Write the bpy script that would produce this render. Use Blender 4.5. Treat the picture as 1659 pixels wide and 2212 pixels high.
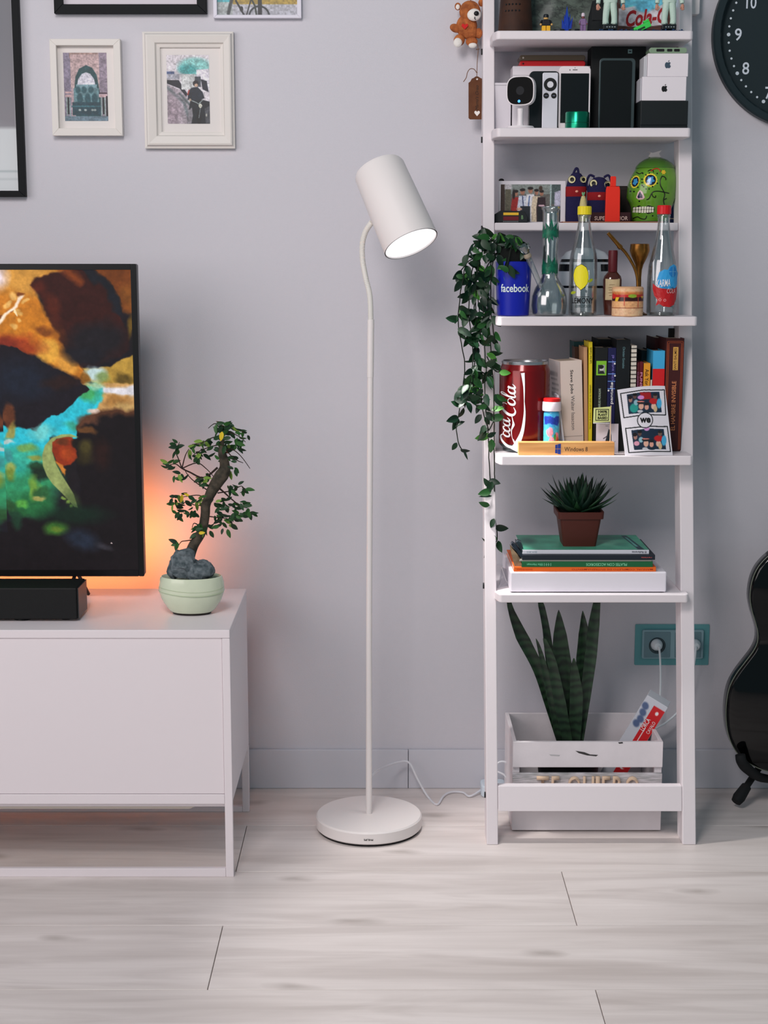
import bpy, bmesh, math, random
import numpy as np
from mathutils import Vector, Matrix, Euler
random.seed(7); RNG=np.random.RandomState(5)
for o in list(bpy.data.objects): bpy.data.objects.remove(o)
SC=bpy.context.scene; COL=SC.collection; MADE=[]
PI=math.pi
# ------------------------------------------------------------------ camera
CD,CH,CP,CF=3.754,1.34,math.radians(9.5),3320.0     # distance to wall, height, pitch, focal length in px
cam=bpy.data.cameras.new('camera'); cam.sensor_fit='VERTICAL'; cam.sensor_height=36; cam.lens=CF/2212*36
cam.clip_start=.05; cam.clip_end=50
co=bpy.data.objects.new('camera',cam); COL.objects.link(co); co.location=(0,-CD,CH); co.rotation_euler=(PI/2-CP,0,0)
SC.camera=co
SC.view_settings.view_transform='Standard'; SC.view_settings.look='None'; SC.view_settings.gamma=1
SC.view_settings.use_curve_mapping=False; SC.view_settings.exposure=0.0
# ------------------------------------------------------------------ world and big lights
w=bpy.data.worlds.new('world'); SC.world=w; w.use_nodes=True
w.node_tree.nodes['Background'].inputs[0].default_value=(.36,.53,.60,1)
w.node_tree.nodes['Background'].inputs[1].default_value=.36
def area(name,loc,target,size,power,color,sy=None):
    l=bpy.data.lights.new(name,'AREA'); l.energy=power; l.color=color; l.size=size
    if sy: l.shape='RECTANGLE'; l.size_y=sy
    o=bpy.data.objects.new(name,l); COL.objects.link(o); o.location=loc
    o.rotation_euler=(Vector(target)-Vector(loc)).to_track_quat('-Z','Y').to_euler(); return o
area('window_light',(-3.0,-3.7,2.1),(.1,0,1.1),3.0,66,(1,.90,.90),2.2)
area('ceiling_light',(-.55,-2.6,2.65),(0.1,-.1,1.2),.7,33,(1,.92,.91))
# ------------------------------------------------------------------ helpers
def lin(c):
    c=np.asarray(c,float)/255.; return np.where(c<=.04045,c/12.92,((c+.055)/1.055)**2.4)
GAIN=1.28
def tone(l): return np.clip(l*GAIN*(l/(l+.006)),0,.88)
def alb(c): return tuple(tone(lin(c)))
_m={}
def mat(rgb,rough=.55,metal=0,bump=0,bs=300,var=0,vs=8,emit=0,coat=0,stretch=None,rgb2=None,raw=False,spec=.35,sss=0):
    k=(tuple(rgb),rough,metal,bump,bs,var,vs,emit,coat,stretch,rgb2,raw,spec)
    if k in _m: return _m[k]
    m=bpy.data.materials.new('paint_%d'%len(_m)); m.use_nodes=True; nt=m.node_tree; b=nt.nodes['Principled BSDF']
    c=tuple(lin(rgb)) if raw or emit else alb(rgb)
    b.inputs['Base Color'].default_value=(*c,1); b.inputs['Roughness'].default_value=rough; b.inputs['Metallic'].default_value=metal
    b.inputs['Coat Weight'].default_value=coat; b.inputs['Specular IOR Level'].default_value=spec
    tc=None
    if var or rgb2 or bump:
        tc=nt.nodes.new('ShaderNodeTexCoord'); mp=nt.nodes.new('ShaderNodeMapping'); nt.links.new(tc.outputs['Object'],mp.inputs[0])
        if stretch: mp.inputs['Scale'].default_value=stretch
    if var or rgb2:
        n=nt.nodes.new('ShaderNodeTexNoise'); n.inputs['Scale'].default_value=vs; n.inputs['Detail'].default_value=5
        nt.links.new(mp.outputs[0],n.inputs['Vector'])
        mx=nt.nodes.new('ShaderNodeMix'); mx.data_type='RGBA'
        r=nt.nodes.new('ShaderNodeMapRange'); r.inputs[1].default_value=.35; r.inputs[2].default_value=.65
        nt.links.new(n.outputs[0],r.inputs[0]); nt.links.new(r.outputs[0],mx.inputs[0])
        c2=alb(rgb2) if rgb2 else tuple(min(1,x*(1-var)) for x in c)
        mx.inputs[6].default_value=(*c,1); mx.inputs[7].default_value=(*c2,1)
        nt.links.new(mx.outputs[2],b.inputs['Base Color'])
    if bump:
        n=nt.nodes.new('ShaderNodeTexNoise'); n.inputs['Scale'].default_value=bs; n.inputs['Detail'].default_value=3
        nt.links.new(mp.outputs[0],n.inputs['Vector'])
        bp=nt.nodes.new('ShaderNodeBump'); bp.inputs['Strength'].default_value=bump; bp.inputs['Distance'].default_value=.002
        nt.links.new(n.outputs[0],bp.inputs['Height']); nt.links.new(bp.outputs[0],b.inputs['Normal'])
    if emit:
        b.inputs['Emission Color'].default_value=(*c,1); b.inputs['Emission Strength'].default_value=emit
    _m[k]=m; return m
def glass(tint=(1,1,1),key='g',refl=.9,base=.06,rough=.03):
    k=('glass',key)
    if k in _m: return _m[k]
    m=bpy.data.materials.new('clear_glass'); m.use_nodes=True; nt=m.node_tree
    for n in list(nt.nodes): nt.nodes.remove(n)
    out=nt.nodes.new('ShaderNodeOutputMaterial'); t=nt.nodes.new('ShaderNodeBsdfTransparent'); t.inputs[0].default_value=(*tint,1)
    g=nt.nodes.new('ShaderNodeBsdfGlossy'); g.inputs['Roughness'].default_value=rough; g.inputs[0].default_value=(refl,refl,refl,1)
    lw=nt.nodes.new('ShaderNodeLayerWeight'); lw.inputs[0].default_value=.25
    mr=nt.nodes.new('ShaderNodeMapRange'); mr.inputs[3].default_value=base; mr.inputs[4].default_value=.75
    nt.links.new(lw.outputs['Fresnel'],mr.inputs[0])
    mx=nt.nodes.new('ShaderNodeMixShader'); nt.links.new(mr.outputs[0],mx.inputs[0]); nt.links.new(t.outputs[0],mx.inputs[1]); nt.links.new(g.outputs[0],mx.inputs[2])
    nt.links.new(mx.outputs[0],out.inputs[0]); _m[k]=m; return m
def Zc(Y,z): return (Y+CD)*math.cos(CP)+(CH-z)*math.sin(CP)
def zof(py,Y):                                     # height of the photo row py on the vertical plane at depth Y
    v=(py-1106)/CF; dy=math.cos(CP)-v*math.sin(CP); dz=-math.sin(CP)-v*math.cos(CP); return CH+dz*(Y+CD)/dy
def xof(px,Y,z): return (px-829.5)/CF*Zc(Y,z)
def P(px,py,Y): z=zof(py,Y); return Vector((xof(px,Y,z),Y,z))
def Pf(px,py,z=0):                                 # point on a horizontal plane
    v=(py-1106)/CF; dy=math.cos(CP)-v*math.sin(CP); dz=-math.sin(CP)-v*math.cos(CP); t=(z-CH)/dz
    return Vector(((px-829.5)/CF*t,dy*t-CD,z))
def kk(Y,z): return Zc(Y,z)/CF
def thing(name,label,cat,loc=(0,0,0),rot=(0,0,0),group=None):
    o=bpy.data.objects.new(name,None); COL.objects.link(o); o.empty_display_size=.02
    o.location=loc; o.rotation_euler=rot; o['label']=label; o['category']=cat
    if group: o['group']=group
    return o
def link(name,me,m,parent=None,loc=None,rot=None,label=None,smooth=False,kind=None):
    o=bpy.data.objects.new(name,me); COL.objects.link(o)
    if m is not None and not me.materials: me.materials.append(m)
    if parent: o.parent=parent
    if loc is not None: o.location=loc
    if rot is not None: o.rotation_euler=rot
    if label: o['label']=label
    if kind: o['kind']=kind
    MADE.append(o); return o
def obj(name,bm,m,parent=None,loc=None,rot=None,label=None,smooth=False,bevel=0,kind=None,ang=35):
    me=bpy.data.meshes.new(name)
    bmesh.ops.recalc_face_normals(bm,faces=bm.faces)
    bm.to_mesh(me); bm.free()
    if smooth:
        me.polygons.foreach_set('use_smooth',[True]*len(me.polygons)); 
        try: me.set_sharp_from_angle(angle=math.radians(ang))
        except Exception: pass
    o=link(name,me,m,parent,loc,rot,label,kind=kind)
    if bevel:
        b=o.modifiers.new('bevel','BEVEL'); b.width=bevel; b.segments=2; b.limit_method='ANGLE'
    return o
def tag(o,label,cat,group=None):
    o['label']=label; o['category']=cat
    if group: o['group']=group
    return o
def N(): return bmesh.new()
def box(bm,x0,x1,y0,y1,z0,z1):
    v=[bm.verts.new(p) for p in [(x0,y0,z0),(x1,y0,z0),(x1,y1,z0),(x0,y1,z0),(x0,y0,z1),(x1,y0,z1),(x1,y1,z1),(x0,y1,z1)]]
    for f in [(0,3,2,1),(4,5,6,7),(0,1,5,4),(1,2,6,5),(2,3,7,6),(3,0,4,7)]: bm.faces.new([v[i] for i in f])
    return bm
def prism(bm,poly,a,b,axis='y'):                   # polygon extruded along an axis
    def q(p,t):
        return (p[0],t,p[1]) if axis=='y' else ((p[0],p[1],t) if axis=='z' else (t,p[0],p[1]))
    A=[bm.verts.new(q(p,a)) for p in poly]; B=[bm.verts.new(q(p,b)) for p in poly]; n=len(poly)
    bm.faces.new(A); bm.faces.new(B[::-1])
    for i in range(n): bm.faces.new([A[i],B[i],B[(i+1)%n],A[(i+1)%n]])
    return bm
def rrect(x0,x1,z0,z1,r,n=5):
    pts=[]
    for cx,cz,a0 in ((x1-r,z1-r,0),(x0+r,z1-r,90),(x0+r,z0+r,180),(x1-r,z0+r,270)):
        for i in range(n+1):
            a=math.radians(a0+90*i/n); pts.append((cx+r*math.cos(a),cz+r*math.sin(a)))
    return pts
def ellp(cx,cz,rx,rz,n=20,a0=0,rot=0):
    out=[]
    for i in range(n):
        a=a0+2*PI*i/n; x=rx*math.cos(a); z=rz*math.sin(a); out.append((cx+x*math.cos(rot)-z*math.sin(rot),cz+x*math.sin(rot)+z*math.cos(rot)))
    return out
def lathe(bm,prof,seg=28,c=(0,0,0),sx=1,sy=1,cap=True,M=None):
    rings=[]
    for r,z in prof:
        rings.append([bm.verts.new((c[0]+sx*r*math.cos(2*PI*i/seg),c[1]+sy*r*math.sin(2*PI*i/seg),c[2]+z)) for i in range(seg)])
    for a,b in zip(rings,rings[1:]):
        for i in range(seg): bm.faces.new([a[i],a[(i+1)%seg],b[(i+1)%seg],b[i]])
    if cap:
        if prof[0][0]>1e-6: bm.faces.new(rings[0][::-1])
        if prof[-1][0]>1e-6: bm.faces.new(rings[-1])
    if M: bmesh.ops.transform(bm,matrix=M,verts=[v for r in rings for v in r])
    return bm
def smoothpts(pts,n=6):
    pts=[Vector(p) for p in pts]; out=[]
    for i in range(len(pts)-1):
        p0=pts[max(i-1,0)]; p1=pts[i]; p2=pts[i+1]; p3=pts[min(i+2,len(pts)-1)]
        for j in range(n):
            t=j/n; out.append(.5*((2*p1)+(-p0+p2)*t+(2*p0-5*p1+4*p2-p3)*t*t+(-p0+3*p1-3*p2+p3)*t*t*t))
    out.append(pts[-1]); return out
def tube(bm,pts,r,seg=8,cap=True):
    pts=[Vector(p) for p in pts]; n=len(pts)
    rad=r if hasattr(r,'__len__') else [r]*n
    if len(rad)!=n: rad=list(np.interp(np.linspace(0,1,n),np.linspace(0,1,len(rad)),rad))
    up=None; rings=[]
    for i in range(n):
        d=(pts[min(i+1,n-1)]-pts[max(i-1,0)]); 
        if d.length<1e-9: d=Vector((0,0,1))
        d.normalize()
        if up is None: up=d.orthogonal().normalized()
        up=(up-d*up.dot(d)); up=up.normalized() if up.length>1e-6 else d.orthogonal().normalized()
        s=d.cross(up)
        rings.append([bm.verts.new(pts[i]+(up*math.cos(2*PI*j/seg)+s*math.sin(2*PI*j/seg))*rad[i]) for j in range(seg)])
    for a,b in zip(rings,rings[1:]):
        for j in range(seg): bm.faces.new([a[j],a[(j+1)%seg],b[(j+1)%seg],b[j]])
    if cap: bm.faces.new(rings[0][::-1]); bm.faces.new(rings[-1])
    return bm
def ball(bm,c,r,seg=14,M=None):
    if not hasattr(r,'__len__'): r=(r,r,r)
    T=Matrix.Translation(c)@(M or Matrix.Identity(4))@Matrix.Diagonal((*r,1))
    bmesh.ops.create_uvsphere(bm,u_segments=seg,v_segments=max(6,seg*2//3),radius=1,matrix=T); return bm
def rough_up(bm,amp,scale,seed=0):
    from mathutils import noise
    for v in bm.verts:
        v.co+=v.co.normalized()*amp*noise.noise(v.co*scale+Vector((seed,seed*2,0)))
def text(s,w,h,bold=0,shear=0,align=None):
    """flat lettering as a mesh in the xz plane, fitted into w x h and centred on the origin"""
    c=bpy.data.curves.new('lettering','FONT'); c.body=s; c.offset=bold; c.shear=shear; c.resolution_u=3
    o=bpy.data.objects.new('lettering',c); me=bpy.data.meshes.new_from_object(o); bpy.data.objects.remove(o)
    n=len(me.vertices); a=np.zeros(n*3); me.vertices.foreach_get('co',a); a=a.reshape(-1,3)
    lo=a.min(0); hi=a.max(0)
    sx=w/(hi[0]-lo[0]); sz=h/(hi[1]-lo[1])
    b=np.zeros_like(a); b[:,0]=(a[:,0]-(lo[0]+hi[0])/2)*sx; b[:,2]=(a[:,1]-(lo[1]+hi[1])/2)*sz
    me.vertices.foreach_set('co',b.ravel()); me.materials.clear(); return me
def put_text(parent,s,w,h,x,y,z,rgb,bold=0,rot=0,shear=0,wrap=None,name='lettering',flip=False):
    """rot = turn in the plane of the print; wrap=(cx,cy,r): bend round a vertical cylinder"""
    me=text(s,w,h,bold,shear); n=len(me.vertices); a=np.zeros(n*3); me.vertices.foreach_get('co',a); a=a.reshape(-1,3)
    if flip: a[:,0]*=-1
    c,s_=math.cos(rot),math.sin(rot); X=a[:,0]*c-a[:,2]*s_+x; Zz=a[:,0]*s_+a[:,2]*c+z; Y=np.full(n,y)
    if wrap:
        th=(X-wrap[0])/wrap[2]; X=wrap[0]+wrap[2]*np.sin(th); Y=wrap[1]-wrap[2]*np.cos(th)
    a=np.stack([X,Y,Zz],1); me.vertices.foreach_set('co',a.ravel())
    return link(name,me,mat(rgb,.6),parent)
# ---- numpy painter for flat prints -------------------------------------------------
def vnoise(x,y,seed=0):
    xi=np.floor(x).astype(int); yi=np.floor(y).astype(int); fx=x-xi; fy=y-yi; fx=fx*fx*(3-2*fx); fy=fy*fy*(3-2*fy)
    def h(a,b):
        n=(a*374761393+b*668265263+seed*1442695041)&0x7fffffff; n=(n^(n>>13))*1274126177&0x7fffffff; return ((n^(n>>16))&0xffff)/65535.
    return (h(xi,yi)*(1-fx)+h(xi+1,yi)*fx)*(1-fy)+(h(xi,yi+1)*(1-fx)+h(xi+1,yi+1)*fx)*fy
def fbm(x,y,seed=0,o=4):
    s=0;a=.5;t=0
    for i in range(o): s=s+a*vnoise(x*2**i,y*2**i,seed+i*17); t+=a; a*=.5
    return s/t
class Canvas:
    def __init__(s,xs,ys,bg):
        s.xs=np.asarray(xs,float); s.ys=np.asarray(ys,float)
        s.X0,s.Y0=np.meshgrid(s.xs,s.ys); s.X,s.Y=s.X0.copy(),s.Y0.copy(); s.I=np.zeros(s.X.shape+(3,)); s.I[:]=bg
    def warp(s,amp,sc,seed=1):
        s.X=s.X0+amp*(fbm(s.X0/sc,s.Y0/sc,seed)-.5)*2; s.Y=s.Y0+amp*(fbm(s.X0/sc+9,s.Y0/sc+3,seed+5)-.5)*2
    def put(s,m,c,a=1.): m=(m*a)[...,None]; s.I=s.I*(1-m)+np.asarray(c,float)*m
    def ell(s,cx,cy,rx,ry,c,a=1.,soft=.15,rot=0):
        dx=s.X-cx; dy=s.Y-cy; cr,sr=math.cos(rot),math.sin(rot); u=(dx*cr+dy*sr)/rx; v=(-dx*sr+dy*cr)/ry
        s.put(np.clip((1-np.hypot(u,v))/soft+.5,0,1),c,a)
    def poly(s,pts,c,a=1.,soft=1.5):
        n=len(pts); ins=np.zeros(s.X.shape,bool); d=np.full(s.X.shape,1e9)
        for i in range(n):
            x1,y1=pts[i]; x2,y2=pts[(i+1)%n]
            if y1!=y2:
                cnd=((y1>s.Y)!=(y2>s.Y))&(s.X<(x2-x1)*(s.Y-y1)/(y2-y1)+x1); ins^=cnd
            ex,ey=x2-x1,y2-y1; L=ex*ex+ey*ey+1e-9; t=np.clip(((s.X-x1)*ex+(s.Y-y1)*ey)/L,0,1)
            d=np.minimum(d,np.hypot(s.X-x1-t*ex,s.Y-y1-t*ey))
        s.put(np.clip(np.where(ins,d,-d)/soft+.5,0,1),c,a)
    def line(s,pts,w,c,a=1.,soft=None):
        soft=soft or max(w*.3,.4); d=np.full(s.X.shape,1e9)
        for (x1,y1),(x2,y2) in zip(pts,pts[1:]):
            ex,ey=x2-x1,y2-y1; L=ex*ex+ey*ey+1e-9; t=np.clip(((s.X-x1)*ex+(s.Y-y1)*ey)/L,0,1)
            d=np.minimum(d,np.hypot(s.X-x1-t*ex,s.Y-y1-t*ey))
        s.put(np.clip((w/2-d)/soft+.5,0,1),c,a)
    def rect(s,x0,x1,y0,y1,c,a=1.,soft=.6): s.poly([(x0,y0),(x1,y0),(x1,y1),(x0,y1)],c,a,soft)
    def speck(s,amp,sc,seed=3):
        s.I=s.I*(1+amp*(fbm(s.X0/sc,s.Y0/sc,seed)-.5)*2)[...,None]
    def mesh(s,name,fn,parent=None,emit=False,rough=.45,label=None):
        """fn maps (column 0..1, row 0..1 from top) to a point"""
        ny,nx=s.X0.shape
        u=(s.xs-s.xs[0])/(s.xs[-1]-s.xs[0]); v=(s.ys-s.ys[0])/(s.ys[-1]-s.ys[0])
        U,V=np.meshgrid(u,v); co=fn(U,V); co=np.stack([np.broadcast_to(c,U.shape) for c in co],-1).reshape(-1,3)
        i=np.arange(ny*nx).reshape(ny,nx); q=np.stack([i[:-1,:-1],i[1:,:-1],i[1:,1:],i[:-1,1:]],-1).reshape(-1,4)
        me=bpy.data.meshes.new(name); me.vertices.add(len(co)); me.vertices.foreach_set('co',co.ravel())
        me.loops.add(q.size); me.loops.foreach_set('vertex_index',q.ravel()); me.polygons.add(len(q))
        me.polygons.foreach_set('loop_start',np.arange(len(q))*4); me.polygons.foreach_set('loop_total',np.full(len(q),4)); me.update(); me.validate()
        L=lin(np.clip(s.I,0,255)); 
        if not emit: L=tone(L)
        at=me.color_attributes.new('print','FLOAT_COLOR','POINT'); at.data.foreach_set('color',np.concatenate([L.reshape(-1,3),np.ones((len(co),1))],1).ravel())
        return link(name,me,print_mat(emit,rough),parent,label=label)
def print_mat(emit,rough):
    k=('print',emit,rough)
    if k in _m: return _m[k]
    m=bpy.data.materials.new('printed'); m.use_nodes=True; nt=m.node_tree; b=nt.nodes['Principled BSDF']
    a=nt.nodes.new('ShaderNodeAttribute'); a.attribute_name='print'; b.inputs['Roughness'].default_value=rough
    if emit:
        b.inputs['Base Color'].default_value=(.01,.01,.01,1); nt.links.new(a.outputs[0],b.inputs['Emission Color']); b.inputs['Emission Strength'].default_value=1.
        b.inputs['Specular IOR Level'].default_value=.1
    else: nt.links.new(a.outputs[0],b.inputs['Base Color'])
    _m[k]=m; return m
def flat(x0,x1,z0,z1,y): return lambda U,V:(x0+(x1-x0)*U, y+0*U, z1+(z0-z1)*V)
WHITE=(214,206,208)
# ================================================================== THE SETTING
def wood_floor():
    m=bpy.data.materials.new('pale_oak_laminate'); m.use_nodes=True; nt=m.node_tree; b=nt.nodes['Principled BSDF']; b.inputs['Roughness'].default_value=.42
    L=nt.links.new; nn=nt.nodes.new
    tc=nn('ShaderNodeTexCoord'); oi=nn('ShaderNodeObjectInfo'); cb=nn('ShaderNodeVectorMath'); cb.operation='SCALE'; cb.inputs[0].default_value=(13,7,5)
    L(oi.outputs['Random'],cb.inputs['Scale']); ad=nn('ShaderNodeVectorMath'); L(tc.outputs['Object'],ad.inputs[0]); L(cb.outputs[0],ad.inputs[1])
    def noise(scale,sx,sy,det=4,dist=0):
        mp=nn('ShaderNodeMapping'); mp.inputs['Scale'].default_value=(sx,sy,1); L(ad.outputs[0],mp.inputs[0])
        n=nn('ShaderNodeTexNoise'); n.inputs['Scale'].default_value=scale; n.inputs['Detail'].default_value=det; n.inputs['Distortion'].default_value=dist; L(mp.outputs[0],n.inputs['Vector']); return n
    def ramp(src,a,bb,c0,c1):
        r=nn('ShaderNodeValToRGB'); r.color_ramp.elements[0].position=a; r.color_ramp.elements[1].position=bb
        r.color_ramp.elements[0].color=(*c0,1); r.color_ramp.elements[1].color=(*c1,1); L(src,r.inputs[0]); return r
    def mul(a,b_,f=1):
        x=nn('ShaderNodeMix'); x.data_type='RGBA'; x.blend_type='MULTIPLY'; x.inputs[0].default_value=f; L(a,x.inputs[6]); L(b_,x.inputs[7]); return x
    base=ramp(noise(1.6,.5,4,4,1.2).outputs[0],.3,.7,alb((193,184,180)),alb((214,206,203)))
    streak=ramp(noise(3.4,.5,4.2,6,1.6).outputs[0],.34,.55,(.87,.86,.855),(1,1,1))
    fine=ramp(noise(20,.10,8,5,0).outputs[0],.3,.7,(.955,.95,.948),(1,1,1))
    mp=nn('ShaderNodeMapping'); mp.inputs['Scale'].default_value=(1.5,4.2,1); wob=noise(9,.7,1.6,3,0); av=nn('ShaderNodeMix'); av.data_type='RGBA'; av.blend_type='LINEAR_LIGHT'; av.inputs[0].default_value=.10; L(ad.outputs[0],mp.inputs[0]); L(mp.outputs[0],av.inputs[6]); L(wob.outputs[1],av.inputs[7])
    vo=nn('ShaderNodeTexVoronoi'); vo.voronoi_dimensions='2D'; vo.inputs['Scale'].default_value=1.0; L(av.outputs[2],vo.inputs['Vector'])
    knot=ramp(vo.outputs['Distance'],.012,.085,(.70,.685,.67),(1,1,1))
    x=mul(mul(mul(base.outputs[0],streak.outputs[0]).outputs[2],fine.outputs[0]).outputs[2],knot.outputs[0])
    L(x.outputs[2],b.inputs['Base Color'])
    bp=nn('ShaderNodeBump'); bp.inputs['Strength'].default_value=.12; bp.inputs['Distance'].default_value=.001; L(noise(22,.08,9,5,0).outputs[0],bp.inputs['Height']); L(bp.outputs[0],b.inputs['Normal'])
    return m
fl=obj('floor',box(N(),-3.2,3.2,-5.2,.02,-.05,-.0125),mat((60,52,48),.9),kind='structure')
wm=wood_floor(); PW=.276; PL=1.436
pme=bpy.data.meshes.new('plank'); bm=N(); box(bm,0,PL-.0016,0,PW-.0016,-.012,0)
bmesh.ops.bevel(bm,geom=[e for e in bm.edges if all(v.co.z>-.001 for v in e.verts)],offset=.0009,segments=1,affect='EDGES')
bmesh.ops.recalc_face_normals(bm,faces=bm.faces); bm.to_mesh(pme); bm.free(); pme.materials.append(wm)
for r in range(18):
    y0=-.272+.004-PW*r; xo=.392 if r%2==0 else -.3256
    for c in range(-3,3):
        x=xo+c*PL
        if -3.3<x<3.2: link('plank',pme,None,fl,(x,y0,0))
wall=mat((191,189,195),.92,bump=.25,bs=420)
obj('wall_back',box(N(),-3.2,3.2,0,.12,-.05,2.9),wall,kind='structure')
bb=mat((189,189,196),.6)
bx=bpy.data.objects.new('baseboard_back',None); COL.objects.link(bx); bx['kind']='structure'
xj=xof(882,-.012,.05)
for a,b in ((-2.6,xj-.0007),(xj+.0007,2.6)):
    obj('board',box(N(),a,b,-.012,-.0005,.0005,.102),bb,bx,bevel=.0015)
# ================================================================== LADDER SHELF
lad=thing('ladder_shelf','white wooden ladder shelf leaning against the wall, loaded with books, bottles and toys','shelf',(0,0,0))
wp=mat((212,205,208),.45,bump=.08,bs=60)
YST=lambda z:-.39+.322*z/1.95                      # front plane of the leaning side rails
LX=lambda z:.2365-.0085*min(z,1.2)/1.2; RX=lambda z:.7185-.0095*min(z,1.2)/1.2
def stile(xa,xb,side):
    bm=N(); T=2.02; d=.066
    y0=YST(0); yt=YST(T)
    v=[]
    for z,dx in ((0,0),(1.2,1),(T,1)):
        a=xa(z); b=xb(z); y=YST(z)
        v.append([bm.verts.new(p) for p in ((a,y,z),(b,y,z),(b,min(y+d,-.0015),z),(a,min(y+d,-.0015),z))])
    for A,B in zip(v,v[1:]):
        for i in range(4): bm.faces.new([A[i],A[(i+1)%4],B[(i+1)%4],B[i]])
    bm.faces.new(v[0][::-1]); bm.faces.new(v[-1])
    return obj('side_rail',bm,wp,lad,bevel=.002)
stile(lambda z:LX(z),lambda z:LX(z)+.0262,0); stile(lambda z:RX(z)-.031,lambda z:RX(z),1)
SH=[('S0',66,-.215,1066,1499,19,1),('S1',276,-.222,1067,1494,20,1),('S2',481,-.158,1068,1474,17,0),('S3',684,-.312,1070,1508,20,1),('S4',985,-.325,1073,1498,20,1),('S5',1284,-.335,1071,1489,18,1)]
SZ={}; SF={}
for n,py,yf,pa,pb,th,out in SH:
    z=zof(py,yf); z0=zof(py+th,yf); SZ[n]=z; SF[n]=yf
    ys=YST(z)-.0015; xi=LX(z)+.0268; xr=RX(z)-.0315; a=xof(pa,yf,z); b=xof(pb,yf,z); c=.012; r=.004
    if out: poly=[(xi,-.002),(xi,ys),(a,ys),(a,yf+.035),(a+c*.6,yf+r),(a+c,yf),(b-c*.5,yf),(b-r*.3,yf+r),(b,yf+.02),(b,ys),(xr,ys),(xr,-.002)]
    else: poly=[(xi,-.002),(xi,yf),(xr,yf),(xr,-.002)]
    obj('shelf_board',prism(N(),poly,z0,z,'z'),wp,lad,bevel=.0025)
zb0,zb1=zof(1752,-.375),zof(1697,-.365)
bm=N(); v=[]
for z in (zb0,zb1):
    y=YST(z); v.append([bm.verts.new(p) for p in ((LX(z)+.0268,y,z),(RX(z)-.0315,y,z),(RX(z)-.0315,y+.02,z),(LX(z)+.0268,y+.02,z))])
for i in range(4): bm.faces.new([v[0][i],v[0][(i+1)%4],v[1][(i+1)%4],v[1][i]])
bm.faces.new(v[0][::-1]); bm.faces.new(v[1]); obj('front_rail',bm,wp,lad,bevel=.0015)
blk=mat((18,18,20),.5)
for py in (95,295,493,1280,1715):
    z=zof(py,-.2 if py<600 else -.34); y=YST(z); obj('screw_cap',prism(N(),rrect(y+.022,y+.032,z-.007,z+.007,.0045),LX(z)-.003,LX(z)+.0002,'x'),blk,lad,label='black screw cap')
for py in (655,722):
    z=zof(py,-.2); y=YST(z)
    bm=N(); box(bm,RX(z)-.044,RX(z)-.0318,y+.05,y+.064,z-.011,z+.011 ); obj('bracket',bm,blk,lad,label='black metal bracket',bevel=.001)
# ================================================================== FLOOR LAMP
lw=mat((214,208,206),.4); 
LB=Pf(797,1762,.03); LB.z=0
lamp=thing('floor_lamp','white floor lamp with a round base, gooseneck and lit cylindrical shade tilted down','lamp',LB)
R=114*kk(LB.y,.02)
obj('base',lathe(N(),[(0,.006),(R-.003,.006),(R,.009),(R,.032),(R-.003,.0355),(0,.0362)],72),lw,lamp,smooth=True)
obj('rubber_pad',lathe(N(),[(0,.0),(R-.006,.0),(R-.004,.006),(0,.006)],48),blk,lamp,smooth=True,label='black rubber pad under the base')
yL=LB.y
def lp(px,py,dy=0): return P(px,py,yL+dy)-LB
r0=6.4*kk(yL,.6)
ptop=lp(800.5,690)
obj('pole',tube(N(),[(0,0,.034),(lp(797,1400).x,0,lp(797,1400).z),(lp(800,815).x,0,lp(800,815).z)],[r0*1.08,r0,r0],20),lw,lamp,smooth=True)
obj('collar',tube(N(),[lp(800,815),lp(801,690)],r0*1.12,20),lw,lamp,smooth=True)
gp=[lp(801,692),lp(799,640,.0),lp(790,600,.004),lp(783,560,.008),lp(783,525,.008),lp(790,500,.002),lp(803,480,-.01)]
gp=smoothpts(gp,22); bm=N()
tube(bm,gp,[r0*(.86+.09*(i%2)) for i in range(len(gp))],12); obj('gooseneck',bm,mat((205,202,196),.45),lamp,smooth=True)
SB=P(888,527,yL-.05); k=kk(SB.y,SB.z)
d=Vector((.36,-.38,-.83)).normalized()
ln=.200; rb=61.5*k; rt=57*k
ST=SB-d*ln; 
Q=(-d).to_track_quat('Z','Y').to_matrix().to_4x4(); Tm=Matrix.Translation(SB-LB)@Q
bm=N(); prof=[(rb,0),(rb-(rb-rt)*.5,ln*.5),(rt,ln-.012),(rt-.004,ln-.004),(rt-.012,ln),(0,ln+.001),(0,ln-.002),(rt-.013,ln-.0025),(rt-.003,ln-.012),(rb-.0025,.0)]
lathe(bm,prof,56,cap=False,M=Tm); obj('shade',bm,lw,lamp,smooth=True)
bm=N(); lathe(bm,[(0,.004),(rb-.0028,.004),(rb-.0028,.008),(0,.008)],48,cap=False,M=Tm)
obj('diffuser',bm,mat((250,248,252),.4,emit=1.05),lamp,label='glowing white diffuser')
sp=bpy.data.lights.new('lamp_light','SPOT'); sp.energy=30; sp.spot_size=math.radians(82); sp.spot_blend=.45; sp.shadow_soft_size=.035; sp.color=(1,.96,.93)
so=bpy.data.objects.new('lamp_light',sp); COL.objects.link(so); so.location=SB+d*.012; so.rotation_euler=d.to_track_quat('-Z','Y').to_euler()
put_text(lamp,'PHILIPS',22*k*.95,4.5*k,0,-R,.019,(40,38,38),bold=.02,wrap=(0,0,R+.0006),rot=PI)
cpts=[P(806,1672,yL+.03),P(830,1657,-.10),P(862,1646,-.05),P(884,1648,-.045),P(902,1683,-.06)]
cord=[Vector(p) for p in cpts]+[Pf(925,1722,.003),Pf(944,1738,.003),Pf(958,1720,.003),Pf(975,1711,.004),Pf(1000,1712,.003),Pf(1015,1720,.004),Pf(1040,1706,.01)]
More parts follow.
